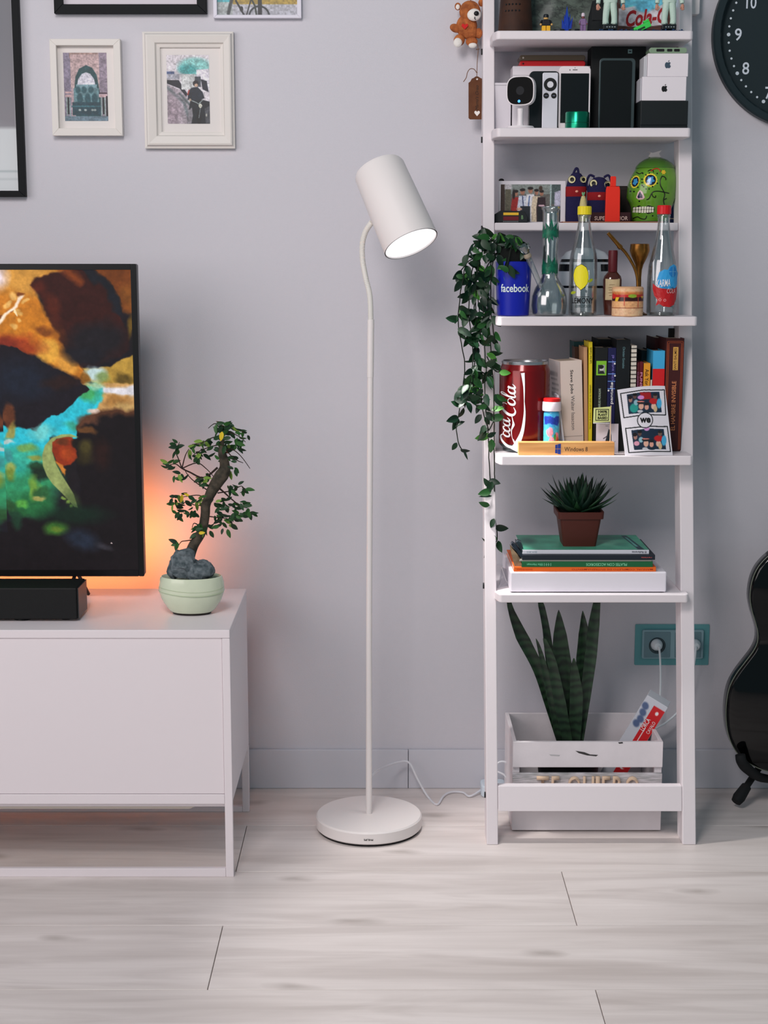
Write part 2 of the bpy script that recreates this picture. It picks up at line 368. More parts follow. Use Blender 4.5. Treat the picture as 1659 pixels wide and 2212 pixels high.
obj('power_cord',tube(N(),[p-LB for p in smoothpts([Vector((LB.x,yL,zof(1690,yL)))]+cord,8)],.0027,8),mat((205,205,210),.5),lamp,smooth=True)
# ================================================================== SIDEBOARD
CF_=-.575; CB=-.165; zt=zof(1361,CF_); zt0=zof(1379,CF_)
xr=xof(496,CF_,zt); xl=xr-1.62
sb=thing('sideboard','long low white sideboard with flat doors on a square bar frame, under the television','sideboard',((xl+xr)/2,(CF_+CB)/2,0))
B0=sb.location
cw=mat((213,205,208),.42,bump=.05,bs=50)
def L_(bm): bmesh.ops.translate(bm,verts=bm.verts,vec=-B0); return bm
def pb(name,m,*a,**k): return obj(name,L_(box(N(),*a)),m,sb,**k)
zbb=zof(1737,CF_)
pb('top_panel',cw,xl,xr,CF_,CB,zt0,zt,bevel=.0015)
pt=17*kk(CF_,.3)
pb('side_panel',cw,xr-.016,xr-.0005,CF_+.012,CB,zbb+.002,zt0-.0005,bevel=.001)
pb('side_panel',cw,xl+.0005,xl+.016,CF_+.012,CB,zbb+.002,zt0-.0005,bevel=.001)
pb('back_panel',cw,xl+.0165,xr-.0165,CB-.012,CB-.002,zbb+.002,zt0-.0005)
pb('bottom_panel',cw,xl+.0165,xr-.0165,CF_+.012,CB-.0125,zbb-.010,zbb+.008,bevel=.001)
for x in (xl,xr-pt):                               # front corner posts run down to the floor frame
    pb('post',cw,x,x+pt,CF_-.0005,CF_+.0115,.0,zt0-.0005,bevel=.0012)
    pb('rear_post',cw,x,x+pt,CB-.013,CB+.0,0,zbb,bevel=.0012)
pb('front_rail',cw,xl+pt+.0003,xr-pt-.0003,CF_,CF_+.0115,0,zof(1876,CF_),bevel=.0012)
pb('back_rail',cw,xl+pt+.0003,xr-pt-.0003,CB-.013,CB-.001,0,.014,bevel=.0012)
zd=zof(1716,CF_)
pb('lower_rail',cw,xl+pt+.0003,xr-pt-.0003,CF_+.0,CF_+.0115,zbb+.0,zd-.0005,bevel=.001)
dx=(xr-xl-2*pt)/2
for i in range(2):
    pb('door',cw,xl+pt+i*dx+.0006,xl+pt+(i+1)*dx-.0006,CF_+.003,CF_+.0115,zd+.0002,zt0-.0006,bevel=.001)
xa=xof(425,CF_+.03,zbb)
bm=N(); prism(bm,[(xl+.06,zbb-.0102),(xa,zbb-.0102),(xa-.014,zbb-.0165),(xl+.06,zbb-.0165)],CF_+.016,CF_+.19); obj('drawer_runner',L_(bm),mat((180,170,160),.6),sb)
# ================================================================== TELEVISION
TY=-.31; tzb=zof(1245,TY); tzt=zof(570,TY); tx=(xof(309,TY,tzb)+xof(297,TY,tzt))/2; TW=1.235
tv=thing('television','large flat television with thin black bezel showing a colourful cloud painting','television',(tx-TW/2,TY,zt))
T0=Vector(tv.location); H0,H1=tzb-zt,tzt-zt; dk=mat((14,15,17),.35)
bz=12.5*kk(TY,1.)
bm=N(); prism(bm,rrect(-TW/2,TW/2,H0,H1,.005),.004,.028); obj('housing',bm,dk,tv,bevel=.0015)
bm=N(); box(bm,-TW/2+.2,TW/2-.2,.028,.055,H0+.03,H0+.42); obj('rear_housing',bm,dk,tv,bevel=.004)
for a in ((-TW/2,-TW/2+bz,H0,H1),(TW/2-bz,TW/2,H0,H1)): obj('bezel',prism(N(),rrect(a[0],a[1],a[2],a[3],.003),-.0005,.0038),dk,tv,bevel=.0006)
obj('bezel',box(N(),-TW/2+bz+.0002,TW/2-bz-.0002,-.0005,.0038,H1-bz,H1),dk,tv); obj('bezel',box(N(),-TW/2+bz+.0002,TW/2-bz-.0002,-.0005,.0038,H0,H0+14*kk(TY,.7)),dk,tv)
for sx in (-1,1):
    lx=sx*(TW/2-xof(309,TY,tzb)+xof(160,TY,tzb)) if sx>0 else -(TW/2-.185)
    for a,b in ((-.001,-.016),(.001,.020)):
        yy=.003 if a<0 else .03
        bm=N(); tube(bm,[(lx+a*3,.014,H0+.004),(lx+b*.8,.014+(-.06 if a<0 else .05),.005)],.0045,8); obj('stand_leg',bm,dk,tv,smooth=True)
xs0=np.concatenate([np.linspace(-890,-5,260),np.linspace(-3,289,230)]); ys0=np.linspace(583,1232,440)
c=Canvas(xs0,ys0,(22,18,22)); neg=c.X0<0; c.Y0=np.where(neg,583+(c.Y0-583)*.96+26*np.sin(c.X0/70)**2,c.Y0); c.X0=np.where(neg,-c.X0*(.45+.2*np.sin(c.X0/190)),c.X0); c.X0=np.clip(c.X0,0,292); c.warp(13,34,2)
c.I[:]=np.stack([22+8*fbm(c.X0/60,c.Y0/60,8),20+3*fbm(c.X0/50,c.Y0/50,9),24+8*fbm(c.X0/70,c.Y0/40,4)],-1)
p=c.poly; e=c.ell
p([(-9,575),(150,575),(110,600),(70,610),(78,640),(105,680),(130,720),(150,750),(172,790),(192,812),(182,828),(165,818),(150,808),(130,796),(112,784),(90,762),(60,752),(20,740),(-9,735)],(196,118,36),soft=9)
e(70,600,70,40,(205,150,70),.8,soft=.8); e(60,700,60,35,(205,125,35),.6,soft=.9)
e(-2,597,26,26,(232,214,222),soft=.9); e(108,752,26,26,(222,160,62),soft=.45); e(140,785,24,16,(215,150,62),.9,soft=.6,rot=.7)
e(45,738,50,18,(150,52,26),.85,soft=.8,rot=.2); e(96,710,20,10,(120,60,25),.8,soft=.7); e(8,742,36,16,(120,40,30),.8,soft=.9)
for a,b,r in ((30,640,9),(42,668,8),(50,675,7),(15,655,8),(34,700,7),(20,650,6),(55,652,5),(48,690,5)): e(a,b,r,r*.7,(242,190,110),.8,soft=.7)
for a,b in ((10,680),(28,668),(46,634)): e(a,b,7,5,(90,35,15),.7,soft=.6)
c.line([(4,692),(18,678),(34,660),(44,645),(48,640)],8,(252,228,205),soft=4); c.line([(36,665),(46,680)],3,(250,220,170))
p([(66,612),(80,598),(110,588),(150,583),(195,575),(225,600),(246,640),(262,680),(286,735),(285,752),(262,768),(200,782),(168,788),(146,752),(118,700),(93,650)],(52,22,20),soft=6)
e(215,735,62,42,(28,26,32),.95,soft=.7); e(180,765,40,20,(26,26,34),.9,soft=.6)
e(90,620,20,16,(100,36,22),.6,soft=.9); e(120,665,14,30,(110,42,22),.5,soft=1,rot=-.5); c.line([(140,575),(178,606)],16,(140,66,26),.8,soft=14); e(130,720,12,30,(110,55,25),.4,soft=1,rot=-.5)
p([(205,575),(300,575),(300,668),(268,668),(246,622),(225,596)],(112,58,24),soft=7); e(285,640,22,26,(130,78,30),.7,soft=.9)
c.line([(192,575),(232,618),(252,650),(256,672)],17,(26,28,36),soft=7); e(284,700,7,26,(120,90,30),.8,soft=.8)
p([(172,790),(240,784),(300,762),(300,826),(240,830),(215,824),(192,815)],(176,138,58),soft=3)
e(205,800,26,15,(186,208,208),soft=.6); e(222,806,16,10,(118,140,80),.9,soft=.8); e(272,812,20,12,(84,66,26),.9,soft=.7); e(180,812,11,10,(130,85,30),.9,soft=.6)
p([(172,826),(230,818),(300,822),(300,890),(150,900),(180,860)],(196,150,92),soft=4)
p([(200,822),(250,832),(300,822),(300,850),(240,852),(214,838)],(212,208,214),soft=7); e(250,862,26,10,(152,104,50),.8,soft=.8); e(270,872,22,9,(196,160,100),.8,soft=.8)
p([(-9,905),(30,915),(70,925),(110,895),(160,846),(195,826),(222,832),(220,858),(196,880),(182,905),(165,940),(130,938),(100,945),(84,975),(85,1040),(-9,1060)],(44,186,205),soft=4)
e(192,846,26,15,(66,160,92),.95,soft=.7); e(205,826,20,10,(150,200,160),.8,soft=.8); e(85,930,26,16,(120,205,200),.8,soft=.8); e(140,905,36,14,(50,196,222),.6,soft=.8); e(200,882,13,8,(222,196,182),soft=.5); e(155,915,22,10,(60,150,110),.7,soft=.9)
p([(-9,742),(40,748),(70,762),(112,786),(128,800),(150,812),(192,835),(186,842),(160,862),(120,893),(74,915),(58,919),(30,908),(12,892),(-9,876)],(26,22,30),soft=2.2)
e(45,815,60,42,(26,32,46),.9,soft=.9); e(130,822,40,12,(50,26,20),.6,soft=.9); e(16,892,14,24,(104,56,34),.9,soft=.5)
e(20,925,11,22,(158,140,66),.9,soft=.5,rot=.3); e(12,953,12,5,(205,196,186),.8,soft=.7)
p([(166,940),(165,912),(185,896),(205,886),(235,880),(300,884),(300,1245),(-9,1245),(-9,1128),(60,1118),(110,1100),(160,1080),(158,1000)],(21,16,20),soft=3)
c.line([(168,915),(190,897),(215,884),(260,882),(300,886)],12,(80,48,32),soft=9); e(183,922,16,8,(110,70,36),.8,soft=.7); e(186,900,20,9,(96,60,44),.8,soft=.7)
e(40,1030,80,60,(48,140,92),.95,soft=.5); e(20,1000,40,26,(44,170,160),.8,soft=.8); e(60,985,40,22,(56,172,150),.8,soft=.7); e(60,1088,44,30,(36,104,58),.9,soft=.7)
for a,b,rx,ry,cc in ((14,1010,13,14,(160,165,80)),(12,1024,14,12,(110,130,50)),(52,962,20,10,(116,160,80)),(66,985,14,6,(140,140,60)),(72,1003,18,10,(30,56,34)),(78,1020,16,14,(24,32,26)),(66,1050,12,22,(120,160,60)),(78,1060,16,12,(40,84,48)),(40,1082,16,9,(86,160,66)),(28,1105,20,14,(34,90,50)),(20,1120,14,20,(28,60,42)),(74,1070,9,5,(170,160,90)),(10,985,12,12,(60,140,140)),(8,1090,18,14,(40,80,45))): e(a,b,rx,ry,cc,.9,soft=.7)
c.X,c.Y=c.X0.copy(),c.Y0.copy()
p([(148,933),(126,934),(105,942),(90,958),(83,980),(84,1002),(92,1024),(104,1042),(124,1062),(140,1080),(150,1092),(158,1094),(150,1064),(136,1040),(124,1020),(114,1000),(107,975),(107,955),(116,943),(150,940),(165,940)],(146,158,96),soft=2)
e(146,1076,14,22,(60,80,44),.6,soft=.9,rot=-.6)
c.warp(5,20,7)
p([(107,950),(118,942),(150,940),(156,968),(158,982),(146,1000),(128,1004),(114,996),(107,972)],(140,48,22),soft=3); e(138,975,14,14,(176,72,28),.7,soft=.8); e(128,950,14,7,(90,50,26),.7,soft=.7)
p([(110,990),(120,1006),(130,1024),(134,1012),(126,1000)],(196,120,46),soft=3); e(156,952,9,9,(26,22,20),.95,soft=.5); e(178,962,16,16,(76,68,30),.8,soft=.9); e(176,985,18,14,(58,50,24),.7,soft=.9); e(215,975,18,30,(46,22,18),.7,soft=1)
for a,b in ((128,1074),(135,1082),(142,1092)): e(a,b,4,4,(120,150,66),.9,soft=.6)
e(108,1140,26,15,(62,112,42),.95,soft=.7); e(112,1142,14,6,(110,130,44),.7,soft=.7); e(165,1165,36,20,(34,42,58),.9,soft=.9,rot=.3); e(150,1110,70,20,(16,44,30),.7,soft=1); e(215,1180,20,6,(60,58,66),.7,soft=.9,rot=.3); e(232,1173,2,1.5,(190,170,170))
c.speck(.16,14,12); c.speck(.10,5,13); c.I=np.clip(c.I,0,255)
c.mesh('screen',lambda U,V:(-TW/2+bz+(TW-2*bz)*((np.broadcast_to(xs0,U.shape)-xs0[0])/(xs0[-1]-xs0[0])),.0015+0*U,H1-bz+(H0+14*kk(TY,.7)-(H1-bz))*V),tv,emit=True,label='lit screen with orange, turquoise and green clouds')
# light strip on the back of the set
bm=N(); box(bm,-TW/2+.05,TW/2-.05,.0285,.0335,H0+.012,H0+.022); obj('light_strip',bm,mat((255,120,50),.5,emit=1),tv,label='glowing orange light strip')
for i,(xx,en,col) in enumerate(((TW/2-.24,1.6,(1,.27,.07)),(-TW/2+.45,1.6,(1,.27,.07)))):
    l=bpy.data.lights.new('strip_light','AREA'); l.shape='RECTANGLE'; l.size=.52; l.size_y=.02; l.energy=en; l.color=col; l.spread=math.radians(100)
    o=bpy.data.objects.new('strip_light',l); COL.objects.link(o); o.location=T0+Vector((xx,.062,H0+.03)); o.rotation_euler=(math.radians(92),0,0)
# ================================================================== SOUNDBAR
sy=-.50; sx1=xof(166,sy,zt+.05); sh=zof(1270,sy)-zt; s0=zof(1338,sy)-zt
so_=thing('soundbar','long black soundbar on small feet in front of the television','soundbar',(sx1-.5,sy,zt))
obj('body',box(N(),-.5,.5,0,.1,s0,sh),mat((15,16,17),.6,bump=.2,bs=900),so_,bevel=.003)
obj('end_cap',box(N(),.5003,.503,.002,.098,s0+.001,sh-.001),mat((40,42,44),.35),so_,bevel=.002)
for x in (.5-.125,.5-.03,-.38): obj('foot',lathe(N(),[(.020 if x!=.47 else .012,0),(.018 if x!=.47 else .01,s0)],20,c=(x-.0,.03,0)),blk,so_)
# ================================================================== BONSAI
by=-.42; bz0=zt; k=kk(by,bz0+.05)
bo=thing('bonsai','small bonsai tree growing over a grey rock in a pale green glazed oval pot','bonsai',(xof(415,by,bz0),by,bz0+.0015))
O=Vector(bo.location)
def bp_(px,py,dy=0): return P(px,py,by+dy)-O
pg=mat((198,206,182),.22,var=.1,vs=14,coat=.4)
bm=N(); W=71*k; lathe(bm,[(.0,.004),(W*.62,.004),(W*.72,.01),(W*.9,.03),(W*1.0,.052),(W*.985,.07),(W*.93,.083),(W*.90,.084),(W*.86,.078),(W*.84,.066),(0,.066)],48,sy=.66); obj('pot',bm,pg,bo,smooth=True)
bm=N(); lathe(bm,[(.0,0),(W*.58,0),(W*.6,.004),(0,.004)],32,sy=.66); obj('foot_ring',bm,mat((40,36,32),.8),bo)
bm=N()
for zz,ww in ((.049,1.0),(.058,.994)):
    tube(bm,[(W*ww*math.cos(a),W*ww*.66*math.sin(a),zz+.003*math.sin(a*2+1)) for a in np.linspace(PI*1.05,PI*1.95,24)],.0008,6)
obj('glaze_line',bm,mat((168,180,152),.4),bo)
bm=N(); ball(bm,(0,0,.066),(W*.84,W*.55,.006),24); rough_up(bm,.004,60); obj('soil',bm,mat((38,30,26),.95,bump=.8,bs=200),bo)
from mathutils import noise as mn
bm=N()
for cx,cy,rx,rz in ((397,1222,31,30),(428,1232,34,24),(375,1228,15,20),(440,1228,20,20),(400,1200,22,14)):
    c0=bp_(cx,cy,-.01); ball(bm,c0,(rx*k,rx*k*.8,rz*k),16)
for v in bm.verts:
    d_=mn.noise_vector(v.co*38); v.co+=d_*.009; v.co+=mn.noise_vector(v.co*110)*.004; v.co.z=max(v.co.z,.064)
obj('rock',bm,mat((62,72,76),.95,rgb2=(104,112,116),vs=90,bump=.9,bs=160),bo)
tr=[(408,1205),(418,1178),(436,1148),(443,1114),(445,1090),(457,1062),(470,1040),(484,1018),(485,1000),(479,975),(480,950),(478,925)]
bark=mat((80,72,62),.9,rgb2=(48,46,40),vs=60,bump=.8,bs=120)
tp=smoothpts([bp_(a,b,.006*math.sin(i)) for i,(a,b) in enumerate(tr)],5)
obj('trunk',tube(N(),tp,[12.5*k,11*k,10*k,10*k,10*k,13*k,15*k,11*k,9*k,3.5*k,2*k],12),bark,bo,smooth=True)
br=[[(470,1010),(440,1032),(410,1020),(393,1012),(378,1002),(358,1008)],[(393,1012),(385,990),(380,975),(388,955)],[(393,1012),(400,985),(408,970)],[(393,1012),(425,1000),(445,1012),(462,1030)],[(455,1040),(480,1060),(500,1078),(518,1092),(535,1098)],[(450,1080),(430,1070),(405,1072),(378,1076)],[(448,1088),(425,1092),(400,1085),(382,1100)],[(478,960),(455,965),(430,975),(415,985)],[(480,945),(460,945),(440,955),(415,960)],[(482,965),(505,990),(525,1000)],[(480,930),(500,935),(520,945),(530,955)],[(478,930),(465,915),(450,925)],[(447,1115),(470,1118),(495,1122),(505,1138)],[(436,1140),(420,1130),(415,1140)],[(425,1165),(404,1168),(392,1170),(385,1180)],[(450,1060),(420,1040),(405,1025),(398,1012)],[(470,1065),(500,1060),(522,1050),(530,1065)],[(483,975),(500,970),(520,985),(540,1012)]]
bps=[]
for i,b in enumerate(br):
    dy=RNG.uniform(-.035,.035); q=[bp_(x,y,dy*j/(len(b)-1)) for j,(x,y) in enumerate(b)]; q=smoothpts(q,4); obj('branch',tube(N(),q,[2.6*k if i in (0,4) else 1.5*k,.7*k],6),mat((46,36,32),.85),bo,smooth=True); bps.append(q)
def leaf_mesh(L,Wd,m,fold=.25,tip=1.,n=7):
    bm=N(); rows=[]
    for i in range(n+1):
        t=i/n; w_=Wd/2*math.sin(PI*min(1,t**.8))**.8*(1 if t<1 else 0); z=-.18*L*t*t
        rows.append((t*L,w_,z))
    vs=[]
    for x,w_,z in rows:
        if w_<1e-5: vs.append([bm.verts.new((x,0,z))])
        else: vs.append([bm.verts.new((x,-w_,z+fold*w_)),bm.verts.new((x,0,z)),bm.verts.new((x,w_,z+fold*w_))])
    for a,b in zip(vs,vs[1:]):
        if len(a)==1 and len(b)==3: bm.faces.new([a[0],b[1],b[0]]); bm.faces.new([a[0],b[2],b[1]])
        elif len(a)==3 and len(b)==1: bm.faces.new([a[0],a[1],b[0]]); bm.faces.new([a[1],a[2],b[0]])
        elif len(a)==3: bm.faces.new([a[0],a[1],b[1],b[0]]); bm.faces.new([a[1],a[2],b[2],b[1]])
    me=bpy.data.meshes.new('leaf'); bm.to_mesh(me); bm.free(); me.materials.append(m)
    me.polygons.foreach_set('use_smooth',[True]*len(me.polygons)); return me
bl=[leaf_mesh(19*k,8.6*k,m_) for m_ in (mat((30,62,34),.5),mat((44,84,38),.5),mat((24,48,30),.5),mat((110,140,60),.5),mat((196,170,40),.5))]
def put_leaf(par,me,loc,ang,tilt,roll,s=1.):
    o=bpy.data.objects.new('leaf',me); COL.objects.link(o); o.parent=par; o.location=loc
    # ang: direction in the picture plane (0 = right, -90 = down); tilt: out of it towards the viewer
    x=Vector((math.cos(ang)*math.cos(tilt),-math.sin(tilt),math.sin(ang)*math.cos(tilt)))
    up=Vector((0,-1,0)); up=(up-x*up.dot(x)).normalized(); y=up.cross(x)
    R_=Matrix((x,y,up)).transposed(); R_=R_@Matrix.Rotation(roll,3,'X'); o.rotation_euler=R_.to_euler(); o.scale=(s,s,s); return o
clus=[(505,945,34,26,46),(480,925,20,14,14),(450,960,22,16,14),(430,985,22,10,8),(410,965,8,6,3),(380,965,10,10,6),(372,1005,14,10,5),(495,1000,28,20,16),(440,1035,14,14,10),(390,1030,14,8,4),(390,1075,22,10,10),(385,1098,16,14,8),(412,1105,12,12,7),(430,1085,12,10,6),(475,1085,16,16,9),(500,1095,12,10,7),(480,1118,26,7,12),(510,1115,18,8,8),(530,1108,16,14,11),(520,1055,14,10,6),(495,1055,12,8,5),(432,1140,12,14,8),(450,1140,7,12,4),(385,1172,4,3,2),(530,1090,14,6,6),(490,1135,20,8,6)]
for cx,cy,rx,ry,n in clus:
    for _ in range(int(n*1.0)+2):
        a=RNG.uniform(0,2*PI); r_=math.sqrt(RNG.rand()); x=cx+rx*r_*math.cos(a); y=cy+ry*r_*math.sin(a)
        mi=RNG.choice([0,1,2,3],p=[.4,.25,.27,.08]) if cy<1030 or cx>450 else RNG.choice([0,1,2,3,4],p=[.3,.25,.2,.19,.06])
        put_leaf(bo,bl[mi],bp_(x,y,RNG.uniform(-.035,.035)),RNG.choice([RNG.uniform(-2.6,-.5),RNG.uniform(-.6,.6),RNG.uniform(2.5,3.7)],p=[.5,.25,.25]),RNG.uniform(-.5,.5),RNG.uniform(-1.,1.),RNG.uniform(.7,1.15))
put_leaf(bo,bl[4],bp_(480,932,-.045),-1.75,.1,0,1.1)['label']='yellow leaf'
# ================================================================== PICTURES ON THE WALL
def frame_ring(bm,ax0,ax1,az0,az1,bx0,bx1,bz0,bz1,y0,y1):
    """four mitred pieces between an outer and an inner rectangle, from depth y0 (front) to y1"""
    o=[(ax0,az0),(ax1,az0),(ax1,az1),(ax0,az1)]; i=[(bx0,bz0),(bx1,bz0),(bx1,bz1),(bx0,bz1)]
    for a in range(4):
        b=(a+1)%4; prism(bm,[o[a],o[b],i[b],i[a]],y0,y1)
def framed(label,px,in_px,depth,rgb,mat_px=None,mould=False,mitre=False,rough=.4,group=None):
    """px = outer rectangle in photo px (x0,y0,x1,y1); in_px = inner opening"""
    Y=-depth; x0,z1=xof(px[0],Y,zof(px[1],Y)),zof(px[1],Y); z0=zof(px[3],Y); x1=xof(px[2],Y,(z0+z1)/2); x0=xof(px[0],Y,(z0+z1)/2)
    t=thing('picture_frame',label,'picture',((x0+x1)/2,-.001,z0)); w2=(x1-x0)/2; h=z1-z0
    zm=(z0+z1)/2
    ix0=xof(in_px[0],Y,zm)-t.location.x; ix1=xof(in_px[2],Y,zm)-t.location.x; iz1=zof(in_px[1],Y)-z0; iz0=zof(in_px[3],Y)-z0
    m=mat(rgb,rough,bump=.05,bs=60,spec=.2)
    o=[(-w2,0),(w2,0),(w2,h),(-w2,h)]; i=[(ix0,iz0),(ix1,iz0),(ix1,iz1),(ix0,iz1)]
    for a in range(4):
        b=(a+1)%4
        if mould:
            bm=N(); lv=[(0,-.002),(0,-depth*.55),(.12,-depth*.62),(.2,-depth*.95),(.3,-depth),(.72,-depth*.86),(.8,-depth*.6),(.92,-depth*.55),(1,-depth*.5),(1,-.002)]
            A=[];B=[]
            for f,y in lv:
                A.append(bm.verts.new((o[a][0]+(i[a][0]-o[a][0])*f,y,o[a][1]+(i[a][1]-o[a][1])*f))); B.append(bm.verts.new((o[b][0]+(i[b][0]-o[b][0])*f,y,o[b][1]+(i[b][1]-o[b][1])*f)))
            for q in range(len(lv)-1): bm.faces.new([A[q],A[q+1],B[q+1],B[q]])
            obj('frame_side',bm,m,t)
        else: obj('frame_side',prism(N(),[o[a],o[b],i[b],i[a]],-depth,-.002),m,t,bevel=.0008)
    return t,w2,h,(ix0,ix1,iz0,iz1)
# small white frame with the archway
fr,w2,h,(a,b,c0,c1)=framed('small white box frame with a print of a pointed stone archway',(110,84,262,293),(124,98,247,277),.022,(208,203,198))
obj('mount',box(N(),a,b,-.006,-.004,c0,c1),mat((208,203,200),.8),fr)
cv=Canvas(np.linspace(0,100,110),np.linspace(0,155,170),(160,140,145))
cv.rect(0,16,0,155,(120,112,130)); cv.rect(82,100,0,155,(128,116,130)); cv.rect(14,80,0,12,(150,125,118)); cv.rect(16,82,4,80,(172,148,148))
cv.poly([(26,155),(24,80),(27,55),(36,36),(52,28),(66,34),(76,50),(80,75),(84,100),(86,155)],(30,66,70)); cv.poly([(30,75),(33,60),(42,48),(52,44),(62,48),(70,60),(73,75)],(196,194,205)); cv.rect(28,76,72,82,(110,140,148))
cv.rect(22,80,80,112,(88,120,126)); 
for x in (32,46,62): cv.ell(x,84,6,8,(40,78,86),soft=.4)
for x in (36,54,70): cv.ell(x,104,7,12,(34,70,78),soft=.4)
cv.rect(18,86,112,142,(28,60,70)); 
for x in (35,48,64,70): cv.ell(x,130,3,2.5,(150,160,158),soft=.6)
cv.rect(16,84,120,123,(50,96,106)); cv.rect(2,18,88,92,(180,150,150)); cv.rect(2,18,95,101,(176,148,150)); cv.rect(80,99,90,93,(60,40,50)); cv.rect(80,99,94,101,(190,160,165))
for x in (4,11,84,92): cv.rect(x,x+3,101,146,(126,140,140)); 
cv.rect(7,11,101,140,(14,22,26)); cv.rect(88,92,101,140,(14,22,26)); cv.rect(96,100,98,145,(10,16,20)); cv.rect(0,100,144,155,(92,112,124)); cv.speck(.25,3,5); cv.speck(.2,9,6)
s=kk(-.02,1.7); xx=lambda px:xof(px,-.006,1.7)-fr.location.x
cv.mesh('print',flat(xx(139.5),xx(233),zof(261.5,-.006)-fr.location.z,zof(114,-.006)-fr.location.z,-.0065),fr)
# moulded white frame with the scooter rider
fr,w2,h,(a,b,c0,c1)=framed('moulded white frame with a print of a person riding a scooter in traffic',(309,67,505,320),(346,101,476,284),.024,(206,201,196),mould=True)
obj('mount',box(N(),a,b,-.006,-.004,c0,c1),mat((208,203,200),.8),fr)
cv=Canvas(np.linspace(0,100,110),np.linspace(0,160,176),(196,190,196))
cv.ell(66,26,38,20,(120,176,172),soft=.4); cv.ell(50,34,22,12,(62,140,140),soft=.6); cv.poly([(0,38),(18,38),(18,50),(0,50)],(70,84,120)); cv.poly([(70,34),(100,32),(100,90),(70,60)],(200,196,205)); cv.rect(0,30,44,56,(150,150,160)); cv.poly([(0,58),(28,58),(48,90),(45,98),(30,78),(0,66)],(24,26,36)); cv.rect(34,66,44,80,(178,180,180)); cv.poly([(80,56),(94,60),(98,86),(84,80)],(24,28,44)); cv.rect(66,80,50,74,(60,66,74))
cv.poly([(0,68),(30,80),(48,100),(60,160),(0,160)],(150,140,148)); cv.line([(2,76),(40,112),(54,160)],7,(96,104,108),soft=5); cv.line([(30,90),(55,118)],5,(80,90,92),soft=4); cv.ell(14,130,18,36,(134,118,128),.7,soft=1)
cv.poly([(50,84),(58,76),(72,74),(84,86),(88,100),(80,104),(78,112),(66,112),(54,106),(48,104)],(22,32,44)); cv.ell(68,66,7,7,(30,26,32)); cv.ell(69,70,4,4,(170,140,120)); cv.line([(52,82),(49,92)],3,(160,50,40))
cv.poly([(54,106),(82,104),(100,108),(100,160),(46,160),(50,130)],(16,24,30)); cv.poly([(46,160),(50,128),(58,122),(60,140),(56,160)],(120,116,122)); cv.poly([(88,124),(100,118),(100,160),(90,160)],(70,72,78)); cv.ell(74,146,6,15,(10,12,16)); cv.line([(78,122),(74,146)],2,(90,96,98)); cv.line([(58,106),(68,110),(74,114),(84,104)],2,(130,140,140)); cv.ell(78,118,4,5,(190,190,176)); cv.ell(54,104,3,3,(170,150,130)); cv.ell(92,140,1.5,4,(150,150,140)); cv.speck(.25,3,5); cv.speck(.25,7,6)
xx=lambda px:xof(px,-.006,1.7)-fr.location.x
cv.mesh('print',flat(xx(361.5),xx(453),zof(267.5,-.006)-fr.location.z,zof(119,-.006)-fr.location.z,-.0065),fr)
# black frame, top
fr,w2,h,(a,b,c0,c1)=framed('wide black frame cut off by the top edge, white mount',(111,-330,443,29),(130,-312,422,9),.02,(15,18,21),rough=.6)
obj('mount',box(N(),a,b,-.006,-.004,c0,c1),mat((205,198,205),.8),fr)
obj('print',box(N(),a+.05,b-.05,-.0068,-.0062,c0+.06,c1-.06),mat((120,124,130),.7),fr)
# large black frame, left edge
fr,w2,h,(a,b,c0,c1)=framed('large black frame cut off by the left edge, grey and white print',(-330,-120,45,425),(-318,-106,30,412),.02,(15,18,21),rough=.6)
cv=Canvas(np.linspace(0,100,60),np.linspace(0,160,120),(186,190,192)); cv.poly([(0,0),(100,0),(100,117),(0,117)],(118,116,122)); cv.ell(60,40,60,50,(96,98,104),.7,soft=1); cv.rect(0,100,146,147.2,(120,134,136)); cv.rect(0,100,151,152,(130,140,142)); cv.ell(70,155,60,30,(200,204,206),.5,soft=1)
cv.mesh('print',flat(a,b,c0,c1,-.006),fr)
# white frame with the bicycle
fr,w2,h,(a,b,c0,c1)=framed('slim white frame cut off by the top edge, print of a bicycle by a tree',(459,-200,650,39),(467,-190,641,32),.016,(205,202,212))
cv=Canvas(np.linspace(466,642,170),np.linspace(-190,32,214),(150,160,160)); cv.rect(460,650,-200,8,(150,126,56)); cv.rect(460,500,-200,3,(70,150,160)); cv.rect(460,650,8,40,(158,158,166)); cv.rect(460,500,3,40,(150,156,156)); cv.rect(555,564,-190,32,(26,30,34)); cv.ell(600,-90,60,50,(96,110,44),.8,soft=.8)
th=np.linspace(0,2*PI,30)
for wx,wy,rr in ((558,34,22),): cv.line([(wx+rr*math.cos(t),wy+rr*math.sin(t)) for t in th],4,(30,38,44))
cv.line([(502,-20),(490,28)],7,(50,56,58)); cv.line([(507,0),(525,32)],4,(28,32,36)); cv.line([(541,-5),(530,32)],3,(26,28,32)); cv.line([(543,0),(549,12),(552,32)],4,(36,46,40)); cv.ell(519,18,4,6,(20,22,26)); cv.line([(500,-30),(540,-28)],3,(28,32,36)); cv.speck(.3,4,9)
cv.mesh('print',flat(a,b,c0,c1,-.006),fr)
